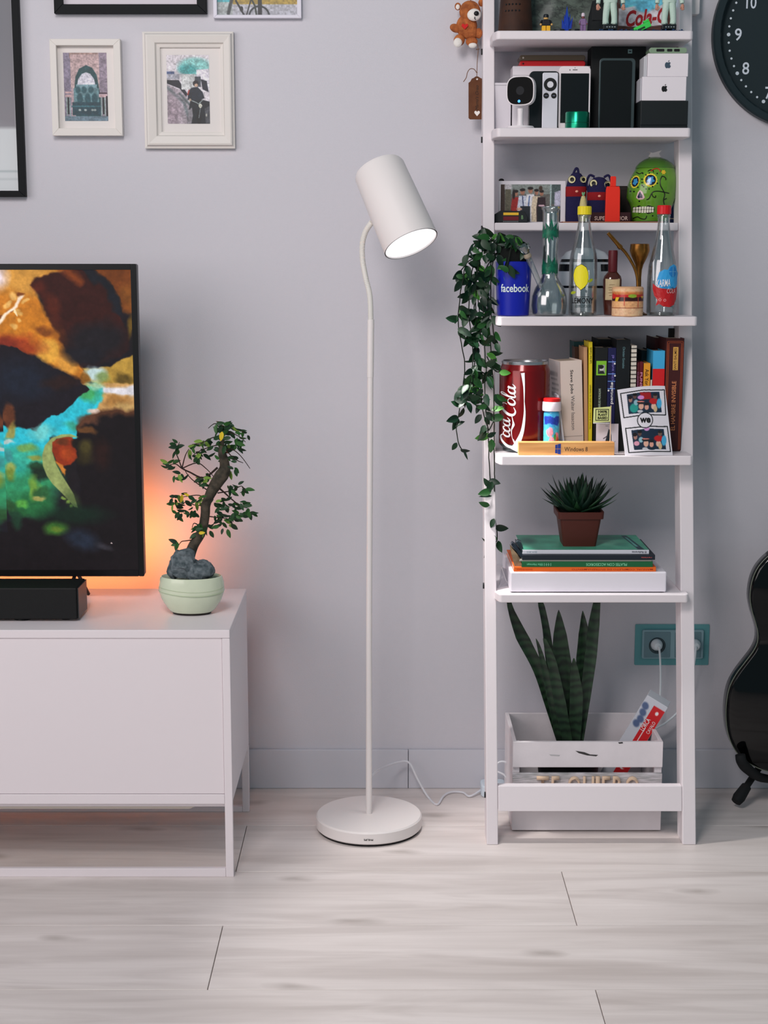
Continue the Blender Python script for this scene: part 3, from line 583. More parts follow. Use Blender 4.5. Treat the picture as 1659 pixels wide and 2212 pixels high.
# ================================================================== WALL CLOCK
cz=zof(72,-.03); ck=kk(-.03,cz); cR=200*ck; cc=thing('wall_clock','large round black wall clock with white numerals, cut off by the right edge','clock',(xof(1541,-.03,cz)+cR,-.0015,cz))
rim=mat((32,44,48),.45); dial=mat((30,42,46),.6)
Mx=Matrix.Rotation(PI/2,4,'X')
bm=N(); lathe(bm,[(cR-.003,.0),(cR,.004),(cR,.026),(cR-.004,.03),(cR-.016,.03),(cR-.019,.026),(cR-.0195,.012),(cR-.03,.002)],96,cap=False,M=Mx); obj('rim',bm,rim,cc,smooth=True)
bm=N(); lathe(bm,[(0,.0),(cR-.02,.0),(cR-.02,.008),(0,.008)],80,cap=False,M=Mx); obj('dial',bm,dial,cc)
# dots measured from the rim inward
for i in range(60):
    a=math.radians(6*i); r_=cR-37*ck; big=i%5==0
    bm=N(); prism(bm,ellp(r_*math.sin(a),r_*math.cos(a),(3.9 if big else 2.4)*ck,(3.9 if big else 2.4)*ck,12),-.0088,-.0078); obj('dot',bm,mat((196,205,212),.6),cc)
for i in range(1,13):
    a=math.radians(30*i); r_=cR-(58+(8 if i>=10 else 0))*ck
    put_text(cc,str(i),(15 if i<10 else 22)*ck,26*ck,r_*math.sin(a),-.0085,r_*math.cos(a),(198,205,214),bold=.01,name='numeral')
for ang,ln_,wd in ((40,cR*.45,.005),(120,cR*.7,.0035)):
    a=math.radians(ang); bm=N(); u=Vector((math.sin(a),math.cos(a))); n_=Vector((u.y,-u.x))*wd
    prism(bm,[tuple(-u*.03+n_),tuple(u*ln_+n_*.6),tuple(u*ln_-n_*.6),tuple(-u*.03-n_)],-.0105,-.0095); obj('hand',bm,mat((205,208,212),.5),cc)
# white socket box at the top beside the ladder
q=P(1505,31,-.03); bxx=thing('wall_box','small white plastic box fixed to the wall right of the ladder top','wall box',(xof(1499,-.03,q.z),-.001,q.z))
obj('cover',prism(N(),rrect(-.035,12*kk(-.03,q.z),0,.09,.004),-.03,0),mat((212,206,206),.5),bxx,bevel=.0015)
obj('slot',box(N(),-.03,.004,-.0306,-.0301,.06,.063),mat((120,120,124),.6),bxx)
# ================================================================== DOUBLE SOCKET
Yo=-.004; zo=zof(1437,Yo); ko=kk(Yo,.4)
sk=thing('double_socket','grey double wall socket on a square of teal film with a white plug in it','socket',(xof(1451,Yo,zo),-.0005,zo))
hx=lambda px:xof(px,Yo,.35)-sk.location.x; hz=lambda py:zof(py,Yo)-sk.location.z
obj('film',prism(N(),rrect(hx(1371),hx(1531),hz(1437),hz(1349),.003),-.0018,0),mat((92,148,152),.6),sk,label='teal film behind the socket')
sm=mat((128,158,166),.4); sd=mat((100,128,136),.4)
obj('plate',prism(N(),rrect(hx(1386),hx(1518),hz(1422),hz(1360),.004),-.009,-.002),sm,sk,bevel=.001)
for cx in (1418,1484):
    obj('insert',prism(N(),rrect(hx(cx-28),hx(cx+28),hz(1419),hz(1364),.002),-.0105,-.0092),sd,sk,bevel=.0006)
    bm=N(); lathe(bm,[(18*ko,-.0012),(18*ko,.0),(16*ko,.0),(15.5*ko,-.001)],32,cap=False,M=Matrix.Translation((hx(cx),-.0107,hz(1393)))@Mx); obj('socket_ring',bm,mat((40,52,58),.4),sk)
    obj('socket_well',prism(N(),ellp(hx(cx),hz(1393),15.5*ko,15.5*ko,28),-.0112,-.0106),mat((46,60,66),.6),sk)
pw=mat((205,212,216),.4)
for nm,px,lb,pts in (('plug',1418,'white plug with a hanging cord in the left socket',[(1424,1400),(1426,1425),(1427,1470),(1425,1520),(1423,1545)]),('plug',1500,'white plug in the right socket, half behind the ladder',[(1503,1402),(1500,1430),(1490,1480),(1470,1530),(1440,1560),(1405,1585),(1395,1640)])):
    L0=P(px,1392,-.012); pl=thing(nm,lb,'plug',L0)
    bm=N(); lathe(bm,[(0,0),(12*ko,0),(13*ko,.004),(11*ko,.014),(7*ko,.022),(0,.024)],20,cap=False,M=Matrix.Translation((.0,-.0,0))@Mx); obj('plug_body',bm,pw,pl,smooth=True)
    obj('cord',tube(N(),[p-L0 for p in smoothpts([L0+Vector((.002,-.02,-.002))]+[P(a,b,-.04) for a,b in pts],6)],.0026,8),pw,pl,smooth=True)
# ================================================================== GUITAR ON ITS STAND
gy=-.16; gpts=[(1668,1196),(1650,1212),(1635,1232),(1625,1258),(1621,1290),(1625,1318),(1632,1342),(1638,1366),(1637,1388),(1628,1408),(1610,1432),(1592,1456),(1578,1482),(1571,1512),(1569,1545),(1572,1578),(1580,1605),(1592,1626),(1608,1643),(1632,1657),(1659,1667),(1700,1674)]
L0=Vector((P(1740,1400,gy).x,gy,P(1740,1674,gy).z)); gt=thing('guitar','glossy black electric guitar standing by the right edge of the photo','guitar',L0)
lo=[(P(a,b,gy).x-L0.x,P(a,b,gy).z-L0.z) for a,b in gpts]; lo=[tuple(v[:2]) for v in smoothpts([(a,b,0) for a,b in lo],3)]
full=lo+[(0,lo[-1][1]-.002)]+[(-a,b) for a,b in lo[::-1]]+[(0,lo[0][1]+.006)]
gb=mat((9,10,11),.08,coat=.25,spec=.25)
bm=N(); n=len(full); cx0,cz0=0,.2
rings=[]
for s_,y in ((.965,-.003),(.985,.0),(1,.005),(1,.04),(.985,.044),(.96,.046)):
    rings.append([bm.verts.new(((a-cx0)*s_+cx0,y,(b-cz0)*s_+cz0)) for a,b in full])
for A,B in zip(rings,rings[1:]):
    for i in range(n): bm.faces.new([A[i],A[(i+1)%n],B[(i+1)%n],B[i]])
bm.faces.new(rings[0][::-1]); bm.faces.new(rings[-1]); obj('body',bm,gb,gt,smooth=True,ang=50)
bm=N(); tube(bm,[(a*1.001,.0035,(b-.2)*1.001+.2) for a,b in full],.0011,6); obj('binding',bm,mat((110,116,104),.3),gt)
obj('neck',prism(N(),[(-.028,.40),(.028,.40),(.021,.95),(-.021,.95)],-.022,-.004),mat((46,28,20),.5),gt,bevel=.003)
obj('headstock',prism(N(),[(-.021,.951),(.021,.951),(.042,.98),(.036,1.12),(-.036,1.12),(-.042,.98)],-.018,-.004),gb,gt,bevel=.002)
for z in (.12,.24): obj('pickup',box(N(),-.045,.045,-.012,-.0035,z,z+.035),mat((60,58,56),.3),gt,bevel=.003)
obj('bridge',box(N(),-.05,.05,-.014,-.0035,.07,.09),mat((150,150,150),.25,1),gt,bevel=.002)
for i in range(6): x=-.02+.008*i; obj('string',tube(N(),[(x,-.016,.08),(x*.8,-.024,.5),(x*.7,-.023,.95)],.0004,4),mat((170,170,160),.3,1),gt)
gsx=L0.x; st=thing('guitar_stand','black padded guitar stand holding the black guitar','guitar stand',(gsx,-.16,0))
rub=mat((22,24,26),.75)
def sp_(px,py,Y): return P(px,py,Y)-Vector((gsx,-.16,0))
f1=Pf(1590,1732,.02); 
for sx in (1,-1):
    def mir(v): return Vector((v.x*sx,v.y,v.z))
    foot=mir(f1-Vector((gsx,-.16,0))); top=mir(sp_(1652,1640,-.09)); mid=mir(sp_(1612,1690,-.22)); mid=foot.lerp(top,.42)
    obj('leg',tube(N(),[mid*.0+foot.lerp(top,.12),top],[.0085,.0085],12),rub,st,smooth=True)
    obj('foot_pad',tube(N(),[foot,foot.lerp(top,.1),foot.lerp(top,.36)],[.0125,.0155,.0125],14),rub,st,smooth=True)
    a=mir(sp_(1604,1636,-.20)); b=mir(sp_(1614,1650,-.20)); e_=Vector((0,.06,.16))
    obj('rest_arm',tube(N(),smoothpts([mir(sp_(1599,1630,-.188)),mir(sp_(1602,1645,-.188)),mir(sp_(1614,1660,-.17)),mir(sp_(1645,1680,-.13)),mir(sp_(1690,1676,-.085)),Vector((0,.09,.13))],5),[.012,.013,.013,.011,.009,.009],12),rub,st,smooth=True)
obj('upright',tube(N(),[(0,.09,.12),(0,.11,.62)],.009,12),rub,st,smooth=True)
obj('rear_leg',tube(N(),[(0,.09,.13),(.0,.145,.008)],.009,12),rub,st,smooth=True)
# ================================================================== CRATE WITH SNAKE PLANT
cy=-.30; Cx=xof(1267,cy,.1); cr=thing('wooden_crate','distressed white wooden crate with slatted front and letters, on the floor under the ladder shelf','crate',(Cx,cy,0))
hw=161*kk(cy,.1); ctop=zof(1600,cy)
cm=mat((210,204,207),.75,bump=.4,bs=40,var=.06,vs=20); cm2=mat((205,200,204),.8,rgb2=(150,150,150),vs=30,stretch=(1,1,14),bump=.5,bs=30)
zz=lambda py:zof(py,cy)
cd=.225
obj('front_slat',box(N(),-hw,hw,-.009,0,zz(1655),zz(1600)),cm,cr,bevel=.0012,label='top front slat with dark scratches')
obj('front_slat',box(N(),-hw,hw,-.009,0,zz(1738),zz(1668)),cm2,cr,bevel=.0012,label='grey weathered middle front slat')
obj('front_slat',box(N(),-hw,hw,-.009,0,.004,zz(1744)),cm,cr,bevel=.0012)
for pts in ([(1243,1622),(1262,1625),(1275,1630),(1292,1631),(1288,1634),(1268,1632),(1250,1627)],[(1335,1604),(1345,1603),(1346,1606),(1338,1607)],[(1186,1630),(1210,1631),(1208,1634),(1190,1633)]):
    bm=N(); prism(bm,[(P(a,b,cy-.01).x-Cx,P(a,b,cy-.01).z) for a,b in pts],-.0094,-.0088); obj('scratch',bm,mat((60,58,58) if pts[0][0]!=1186 else (168,166,168),.9),cr)
for sx in (-1,1):
    obj('side_board',box(N(),sx*hw-.009*(sx>0),sx*hw+.009*(sx<0),.0003,cd,.004,ctop+.0),cm,cr,bevel=.001)
    obj('corner_post',box(N(),sx*(hw-.010)-.007,sx*(hw-.010)+.007,.0005,.016,.006,ctop-.004),cm,cr,bevel=.001)
obj('back_board',box(N(),-hw+.0095,hw-.0095,cd-.009,cd,.004,ctop),cm,cr,bevel=.001)
obj('bottom_board',box(N(),-hw+.0095,hw-.0095,.017,cd-.0095,.004,.012),cm,cr)
wl=mat((214,186,160),.7,bump=.3,bs=60)
xs_=[1172,1203,None,1247,1285,1310,1335,1358,1385]
xs_=[(1158,1184,'T'),(1190,1207,'E'),(1226,1252,'Q'),(1258,1282,'U'),(1285,1294,'I'),(1299,1316,'E'),(1322,1344,'R'),(1350,1378,'O')]
for a,b,ch in xs_:
    me=text(ch,(b-a)*kk(cy,.1),.046,.02); h0=zz(1676)-.019
    o=link('letter',me,wl,cr,((a+b)/2*0+P((a+b)/2,1680,cy).x-Cx,-.0145,h0)); s_=o.modifiers.new('thick','SOLIDIFY'); s_.thickness=.005; s_.offset=0
# snake plant in a dark pot standing in the crate
px0=P(1228,1620,-.2); sp0=Vector((px0.x,-.195,.013)); sn=thing('snake_plant','tall dark green snake plant in a black pot standing in the white crate','plant',sp0)
kp=kk(-.2,.2); obj('pot',lathe(N(),[(0,0),(.062,0),(.075,.13),(.078,.132),(.078,.14),(.07,.14),(.068,.12),(0,.12)],36),mat((24,24,26),.5),sn,smooth=True)
obj('soil',lathe(N(),[(0,.1205),(.067,.1205),(.06,.126),(0,.128)],20),mat((30,24,20),.95),sn)
slm=bpy.data.materials.new('snake_leaf'); slm.use_nodes=True; nt=slm.node_tree; b_=nt.nodes['Principled BSDF']; b_.inputs['Roughness'].default_value=.45
tc=nt.nodes.new('ShaderNodeTexCoord'); wv=nt.nodes.new('ShaderNodeTexWave'); wv.bands_direction='Z'; wv.inputs['Scale'].default_value=14; wv.inputs['Distortion'].default_value=9; wv.inputs['Detail'].default_value=3
nt.links.new(tc.outputs['Object'],wv.inputs[0]); rr=nt.nodes.new('ShaderNodeValToRGB'); rr.color_ramp.elements[0].color=(*alb((15,32,22)),1); rr.color_ramp.elements[1].color=(*alb((34,58,38)),1); nt.links.new(wv.outputs[1],rr.inputs[0]); nt.links.new(rr.outputs[0],b_.inputs['Base Color'])
def sleaf(cl,wd,dy0,dy1,label=None):
    """cl: centre line in photo px, wd: widths in px"""
    pts=smoothpts([(a,b,0) for a,b in cl],5); n=len(pts); ws=np.interp(np.linspace(0,1,n),np.linspace(0,1,len(wd)),wd)
    bm=N(); rows=[]
    for i,(p_,w_) in enumerate(zip(pts,ws)):
        t=i/(n-1); Y=dy0+(dy1-dy0)*t; c_=P(p_[0],p_[1],Y)-sp0; hw_=w_/2*kp
        rows.append([bm.verts.new(c_+Vector((u*hw_,-(.35*(1-abs(u))-.0)*hw_*-1+off,0))) for u,off in ((-1,0),(-.5,.0),(0,0),(.5,0),(1,0))]+[bm.verts.new(c_+Vector((u*hw_,.35*(1-abs(u))*hw_+.003,0))) for u in (1,.5,0,-.5,-1)])
    for A,B in zip(rows,rows[1:]):
        for j in range(10): bm.faces.new([A[j],A[(j+1)%10],B[(j+1)%10],B[j]])
    bm.faces.new(rows[0]); bm.faces.new(rows[-1][::-1]); obj('leaf',bm,slm,sn,smooth=True,ang=60)
sleaf([(1215,1610),(1190,1530),(1165,1450),(1130,1380),(1105,1320),(1098,1290)],[20,22,26,30,14,6],-.19,-.21)
sleaf([(1212,1610),(1200,1560),(1180,1460),(1165,1400),(1158,1380)],[12,14,16,8,1],-.20,-.235)
sleaf([(1220,1610),(1205,1510),(1188,1420),(1180,1360),(1170,1310),(1163,1285)],[22,26,20,16,14,4],-.18,-.17)
sleaf([(1230,1610),(1222,1520),(1214,1440),(1210,1370),(1207,1318)],[26,38,44,28,1],-.19,-.19)
sleaf([(1228,1610),(1210,1520),(1192,1430),(1176,1380)],[20,26,20,6],-.212,-.235)
sleaf([(1242,1610),(1243,1560),(1245,1500),(1241,1450),(1240,1422)],[20,28,28,18,1],-.205,-.235)
sleaf([(1245,1610),(1256,1500),(1262,1420),(1262,1370),(1259,1320)],[22,30,34,24,1],-.19,-.18)
sleaf([(1250,1610),(1265,1500),(1276,1420),(1283,1350),(1291,1290)],[18,24,26,24,12],-.2,-.2)
# leaning leaflet box in the crate
lx=thing('cardboard_pack','red and white printed cardboard pack leaning in the right end of the white crate','box',(P(1379,1600,-.19).x,-.20,.212),rot=(0,math.radians(28),math.radians(-18)))
kq=kk(-.19,.2)
obj('carton',box(N(),-.028,.028,0,.05,-.155,.088),mat((196,200,206),.6),lx,bevel=.0008)
cv=Canvas(np.linspace(0,56,56),np.linspace(0,195,160),(184,188,196))
cv.rect(26,56,10,195,(188,28,34)); cv.ell(42,22,4,4,(235,225,225),soft=.5)
for i,(x,y) in enumerate(((9,20),(12,34),(15,48),(12,60))): cv.ell(x,y,9,7,(66,84,120),.9,soft=.5,rot=.4)
cv.line([(36,60),(36,90)],1.6,(235,220,220)); cv.ell(38,150,7,7,(230,215,215),soft=.3); cv.ell(41,148,6,6,(188,28,34),soft=.3)
cv.mesh('print',flat(-.0278,.0278,-.154,.087,-.0004),lx)
put_text(lx,'LORCA',.034,.011,.004,-.0008,.022,(240,230,230),rot=PI/2,bold=.01); put_text(lx,'CAVALO',.034,.008,.019,-.0008,.022,(240,230,230),rot=PI/2)
# floor power strip left of the ladder foot with a coiled cable
q=Pf(1062,1705,.012); ps=thing('cable_junction','pale blue-white adaptor with a looped cable on the floor behind the left ladder foot','adaptor',(q.x,q.y,0))
obj('adaptor',prism(N(),rrect(-.028,.035,-.03,.03,.014),.0,.03,'z'),mat((196,208,218),.45),ps,bevel=.004)
cp=[P(a,b,-.12)-Vector(ps.location) for a,b in ((1075,1712),(1100,1700),(1090,1675),(1073,1665),(1074,1650),(1086,1645),(1103,1652),(1115,1668))]
obj('cable',tube(N(),smoothpts([Vector((.02,0,.02))]+cp,6),.0022,8),mat((205,208,212),.5),ps,smooth=True)
# ================================================================== THINGS ON THE SHELVES
def on(name,label,cat,px,S,Y,group=None,rz=0,dz=0,ry=0,rx=0):
    z=SZ[S]+.0004+dz; return thing(name,label,cat,(xof(px,Y,z),Y,z),(rx,ry,rz),group)
def ks(S,Y): return kk(Y,SZ[S])
def hh(py,Y,S,dz=0): return zof(py,Y)-SZ[S]-dz
def slab(t,name,x0,x1,y0,y1,z0,z1,m,bevel=.001,**k): return obj(name,box(N(),x0,x1,y0,y1,z0,z1),m,t,bevel=bevel,**k)
def disc(t,name,cx,cz,r,y,m,n=20,th=.0006,r2=None): return obj(name,prism(N(),ellp(cx,cz,r,r2 or r,n),y-th,y+.0003),m,t)
def ring(t,name,cx,cz,r1,r2,y,m,n=28):
    bm=N(); a=[bm.verts.new((x,y,z)) for x,z in ellp(cx,cz,r1,r1,n)]; b=[bm.verts.new((x,y,z)) for x,z in ellp(cx,cz,r2,r2,n)]
    for i in range(n): bm.faces.new([a[i],a[(i+1)%n],b[(i+1)%n],b[i]])
    return obj(name,bm,m,t)
GL=lambda c:mat(c,.12,coat=.5)
# ---------------------------------------------------------------- top shelf
Y=-.10; k=ks('S0',Y)
t=on('pot_cover','dark brown perforated leather pot cover at the left end of the top shelf','pot cover',1113,'S0',Y)
bm=N(); lathe(bm,[(0,0),(38*k,0),(38*k,.003),(33*k,.085),(30*k,.15),(29*k,.15),(32*k,.085),(37*k,.005)],36,cap=False,sy=.9); obj('wall',bm,mat((62,38,26),.7,rgb2=(44,28,22),vs=20),t,smooth=True)
for i in range(5):
    for j in range(3):
        a=-2.3+i*.22+j*.02; z=.055+.014*j; r_=(38-5*z/.085 if z<.085 else 33)*k; bm=N(); ball(bm,(r_*math.cos(a),r_*.9*math.sin(a),z),.0022,8); obj('hole',bm,blk,t)
Y=-.03; t=on('stone_picture','grey-green picture of cracked stone standing at the back of the top shelf','picture',1228,'S0',Y)
k=ks('S0',Y); slab(t,'panel',-90*k,90*k,.0,.006,0,.17,mat((40,40,38),.8))
cv=Canvas(np.linspace(0,180,110),np.linspace(0,170,100),(70,80,72)); cv.I*=(.45+1.0*fbm(cv.X/14,cv.Y/9,3))[...,None]; n_=np.abs(fbm(cv.X/16,cv.Y/12,5)-.5); cv.put(np.clip(1-n_*22,0,1),(22,28,26),.85); cv.ell(40,110,12,34,(150,150,146),.6,soft=.8,rot=.4); cv.ell(165,110,22,26,(110,90,66),.7,soft=.8); cv.ell(132,130,14,40,(96,104,98),.7,soft=.8)
cv.mesh('print',flat(-89*k,89*k,.001,.169,-.0004),t)
t=on('tin_sign','printed tin sign with red script letters on white below blue, back of the top shelf','sign',1392,'S0',-.03); slab(t,'panel',-72*k,70*k,0,.004,0,.16,mat((50,40,36),.6))
cv=Canvas(np.linspace(0,142,90),np.linspace(0,160,90),(70,40,32)); cv.rect(18,142,10,84,(70,165,190)); cv.ell(80,70,60,18,(100,180,200),soft=.3); cv.poly([(14,86),(50,80),(90,88),(120,70),(118,122),(60,128),(14,124)],(192,186,190)); cv.ell(70,80,20,14,(90,170,195),soft=.4); cv.speck(.3,8,4)
cv.mesh('print',flat(-71*k,69*k,.001,.159,-.0004),t); put_text(t,'Cola-C',92*k,34*k,4*k,-.0008,hh(37,-.03,'S0'),(150,28,34),bold=.03,shear=.35,rot=.10)
t=on('black_bag','small black rounded pouch behind the purple figurine on the top shelf','pouch',1292,'S0',-.07); k=ks('S0',-.07)
bm=N(); lathe(bm,[(0,0),(20*k,0),(24*k,.02),(22*k,.05),(14*k,.085),(0,.09)],24,sy=.6); obj('body',bm,mat((22,26,28),.8,bump=.4,bs=120),t,smooth=True); slab(t,'flap',-16*k,16*k,-.016,-.013,.04,.07,mat((26,28,30),.7))
def minifig(name,label,px,S,Y,Hpx,Wpx,cl,group=None,dz=0):
    """small block figurine: legs, torso, arms, head, hair"""
    k=ks(S,Y); t=on(name,label,'figurine',px,S,Y,group,dz=dz); H=Hpx*k; W=Wpx*k*.5; leg,tor,sk_,hat=cl; d=W*.55
    for s in (-1,1): slab(t,'leg',s*W*.05 if s>0 else -W*.75,W*.75 if s>0 else -W*.05,-d,d,0,H*.34,mat(leg,.4),bevel=.0006)
    bm=N(); prism(bm,[(-W*.8,H*.345),(W*.8,H*.345),(W*.55,H*.68),(-W*.55,H*.68)],-d,d); obj('torso',bm,mat(tor,.4),t,bevel=.0006)
    for s in (-1,1):
        obj('arm',tube(N(),[(s*W*.62,0,H*.64),(s*W*.95,-d*.3,H*.50),(s*W*.98,-d*1.1,H*.42)],[W*.22,W*.2,W*.16],8),mat(tor,.4),t,smooth=True)
        bm=N(); ball(bm,(s*W*.98,-d*1.3,H*.40),W*.2,8); obj('hand',bm,mat(sk_,.4),t,smooth=True)
    bm=N(); lathe(bm,[(0,H*.69),(W*.38,H*.70),(W*.42,H*.74),(W*.42,H*.86),(W*.36,H*.9),(0,H*.91)],16); obj('head',bm,mat(sk_,.4),t,smooth=True)
    bm=N(); lathe(bm,[(W*.46,H*.80),(W*.5,H*.9),(W*.38,H*.98),(0,H)],16,cap=False); obj('hair',bm,mat(hat,.4),t,smooth=True)
    for s in (-1,1): disc(t,'eye',s*W*.15,H*.80,W*.05,-W*.425,blk,8)
    return t
minifig('toy_figure','tiny black and yellow toy figure on the top shelf',1179,'S0',-.185,38,24,((225,165,40),(24,26,30),(190,150,90),(20,26,32)))
t=on('crystal','small spiky blue crystal on the top shelf','crystal',1224,'S0',-.18); k=ks('S0',-.18)
for a,h_,r_ in ((0,56,7),(.5,34,5),(-.45,30,5),(.25,40,4),(-.2,38,5)):
    bm=N(); lathe(bm,[(r_*k*.8,0),(r_*k,h_*k*.3),(0,h_*k)],6,M=Matrix.Translation((a*9*k,0,0))@Matrix.Rotation(a*.5,4,'Y')); obj('spike',bm,GL((36,60,150)),t)
for i,px in enumerate((1208,1240)):
    t=on('display_base','flat round black display base left of the blue crystal' if i==0 else 'flat round black display base right of the blue crystal','base',px,'S0',-.188 if i==0 else -.192); obj('disc',lathe(N(),[(0,0),(12*k,0),(12*k,.004),(0,.005)],20),mat((26,30,34),.4),t); obj('rim',lathe(N(),[(10*k,.0045),(11*k,.006),(12*k,.0045)],20,cap=False),mat((60,66,70),.4),t)
minifig('toy_figure','tiny purple toy figure with pale hair on the top shelf',1259,'S0',-.19,40,16,((116,90,128),(120,96,132),(110,60,60),(196,180,190)))
t=on('gravel_tray','shallow tray of dark blue gravel under the two pale-suited figures','tray',1383,'S0',-.165); k=ks('S0',-.165)
slab(t,'tray',-98*k,90*k,-.03,.03,0,.003,mat((24,40,66),.8))
bm=N()
for _ in range(240):
    x=RNG.uniform(-96,88)*k; y=RNG.uniform(-.029,.029); r_=RNG.uniform(.0012,.0026); ball(bm,(x,y,.003+r_*.5),r_,5)
obj('gravel',bm,mat((30,56,92),.8),t,kind='stuff')
def suited(px,label):
    Y=-.165; k=ks('S0',Y); t=on('suited_figurine',label,'figurine',px,'S0',Y,dz=.0075); sm=mat((176,196,184),.75,bump=.4,bs=300); sk_=mat((176,128,110),.6)
    b_=SZ['S0']
    slab(t,'stand',-15*k,15*k,-.012,.010,0,.011,mat((22,28,30),.4)); 
    for i in range(4): slab(t,'stud',(-9+i*5.6)*k,(-6+i*5.6)*k,-.0126,-.0121,.004,.0065,mat((130,140,140),.4),bevel=0)
    z0=.011
    bm=N()
    for s in (-1,1):
        tube(bm,smoothpts([(s*9*k,0,z0+.002),(s*9.5*k,0,z0+12*k),(s*8*k,0,z0+30*k),(s*5*k,0,z0+50*k)],4),[7*k,6.4*k,7.2*k,8.5*k],14)
    obj('trousers',bm,sm,t,smooth=True)
    for s in (-1,1):
        bm=N(); ball(bm,(s*9.5*k,-.004,z0+.0025),(5.5*k,9*k,3.5*k),10); obj('boot',bm,sm,t,smooth=True)
    bm=N(); lathe(bm,[(0,z0+46*k),(15*k,z0+46*k),(16*k,z0+60*k),(18*k,z0+85*k),(13*k,z0+96*k),(5*k,z0+102*k)],20,sy=.6); obj('torso',bm,sm,t,smooth=True)
    for s in (-1,1):
        obj('sleeve',tube(N(),smoothpts([(s*17*k,0,z0+90*k),(s*24*k,-.002,z0+66*k),(s*27*k,-.006,z0+44*k)],4),[6.5*k,5.5*k,4.5*k],12),sm,t,smooth=True)
        bm=N(); ball(bm,(s*27.5*k,-.007,z0+37*k),(4*k,3*k,6*k),10)
        for j in range(4): tube(bm,[(s*(25+j*1.7)*k,-.007,z0+34*k),(s*(25+j*1.7)*k,-.009,z0+(29+abs(j-1.4))*k)],1.1*k,6)
        tube(bm,[(s*24.5*k,-.008,z0+38*k),(s*22.5*k,-.010,z0+33*k)],1.2*k,6); obj('hand',bm,sk_,t,smooth=True)
    bm=N(); ball(bm,(0,0,z0+113*k),(9*k,10*k,12*k),16); obj('head',bm,sk_,t,smooth=True)
    bm=N(); ball(bm,(0,.001,z0+116*k),(11*k,12*k,13*k),16); bmesh.ops.delete(bm,geom=[v for v in bm.verts if v.co.y<-.003 and v.co.z<z0+122*k],context='VERTS'); obj('hood',bm,sm,t,smooth=True)
suited(1317,'left of the two figurines in pale green-white suits on the top shelf')
suited(1444,'right of the two figurines in pale green-white suits on the top shelf')
t=on('green_block','bright green toy block tilted between the two pale-suited figurines','toy',1388,'S0',-.185,dz=.004,ry=-.42); k=ks('S0',-.185)
slab(t,'block',-17*k,20*k,-.008,.008,0,12*k,mat((60,190,80),.4)); slab(t,'sight',8*k,20*k,-.006,.006,12.2*k,17*k,mat((60,190,80),.4)); slab(t,'stripe',-10*k,6*k,-.0084,-.0081,2*k,6*k,mat((20,60,30),.5),bevel=0)
# ---------------------------------------------------------------- second shelf
S='S1'
Y=-.10; k=ks(S,Y); t=on('white_box','small plain white carton at the left end of the gadget shelf','box',1084,S,Y); slab(t,'carton',-17*k,19*k,0,.06,0,hh(179,Y,S),mat((205,200,206),.6)); slab(t,'lid_edge',-17*k,19*k,-.0004,-.0001,hh(185,Y,S),hh(184,Y,S),mat((150,148,152),.6),bevel=0)
Y=-.10; t=on('white_box','wide white carton carrying a red and a clear phone case on the gadget shelf','box',1190,S,Y); H=hh(143,Y,S); slab(t,'carton',-84*k,82*k,0,.07,0,H,mat((208,203,208),.55)); slab(t,'lid_edge',-84*k,82*k,-.0004,-.0001,H-.021,H-.0203,mat((150,148,152),.6),bevel=0)
for j,(lab,c,z0,z1) in enumerate((('red phone case lying on the wide white carton',(196,34,40),0,.0125),('smoky clear phone case lying on top of the red case',(96,82,66),.0130,.0255))):
    t=on('phone_case',lab,'phone case',1194,S,-.085,dz=H+z0+.0003); hgt=z1-z0
    obj('shell',prism(N(),rrect(-72*k,70*k,0,hgt,hgt*.46,5),-.004,.05),mat(c,.3,coat=.3),t,bevel=.0015); obj('lens_opening',prism(N(),ellp(-64*k,hgt*.5,2*k,2*k,10),-.0046,-.0040),mat((190,180,170) if j else (60,20,30),.3),t)
Y=-.135; k=ks(S,Y); t=on('media_box','black rounded set-top box standing upright behind the white camera','set-top box',1174,S,Y); obj('body',prism(N(),rrect(-32*k,33*k,0,hh(154,Y,S),10*k),0,.022),mat((22,28,31),.3),t,bevel=.001); disc(t,'status_light',24*k,.004,.0008,-.0002,mat((90,90,92),.4),8)
Y=-.16; k=ks(S,Y); t=on('remote','slim silver-white remote with a black ring and two round buttons','remote control',1187,S,Y); H=hh(157,Y,S)
obj('body',prism(N(),rrect(-16.5*k,16.5*k,0,H,3.5*k),0,.007),mat((206,205,212),.35,.2),t,bevel=.001)
ring(t,'button_ring',0,hh(183,Y,S),14*k,7*k,-.0006,blk); disc(t,'centre_button',0,hh(183,Y,S),6.6*k,-.0002,mat((206,205,210),.4))
for x,w_ in ((-8.5,6),(8,5)): disc(t,'button',x*k,hh(207,Y,S),6*k,-.0002,blk); slab(t,'button_mark',(x-w_/2)*k,(x+w_/2)*k,-.0012,-.0009,hh(207.6,Y,S),hh(206.4,Y,S),mat((120,126,150),.5),bevel=0)
Y=-.15; k=ks(S,Y); t=on('smartphone','white smartphone with a black screen standing upright','phone',1239.5,S,Y); H=hh(143,Y,S)
obj('body',prism(N(),rrect(-34*k,34*k,0,H,9*k),0,.007),mat((214,208,210),.3),t,bevel=.001); slab(t,'screen',-30*k,30.5*k,-.0006,-.0002,hh(266,Y,S),hh(159,Y,S),mat((20,24,26),.25),bevel=0)
obj('speaker_slot',prism(N(),rrect(-5*k,5.5*k,hh(152,Y,S),hh(150.6,Y,S),.0006),-.0006,.0002),blk,t); disc(t,'camera_dot',-11*k,hh(151.5,Y,S),1.1*k,-.0001,blk,8); disc(t,'camera_dot',0,hh(147,Y,S),.8*k,-.0001,blk,8)
Y=-.188; k=ks(S,Y); t=on('metal_tin','low shiny green metal tin in front of the white smartphone','tin',1246.5,S,Y)
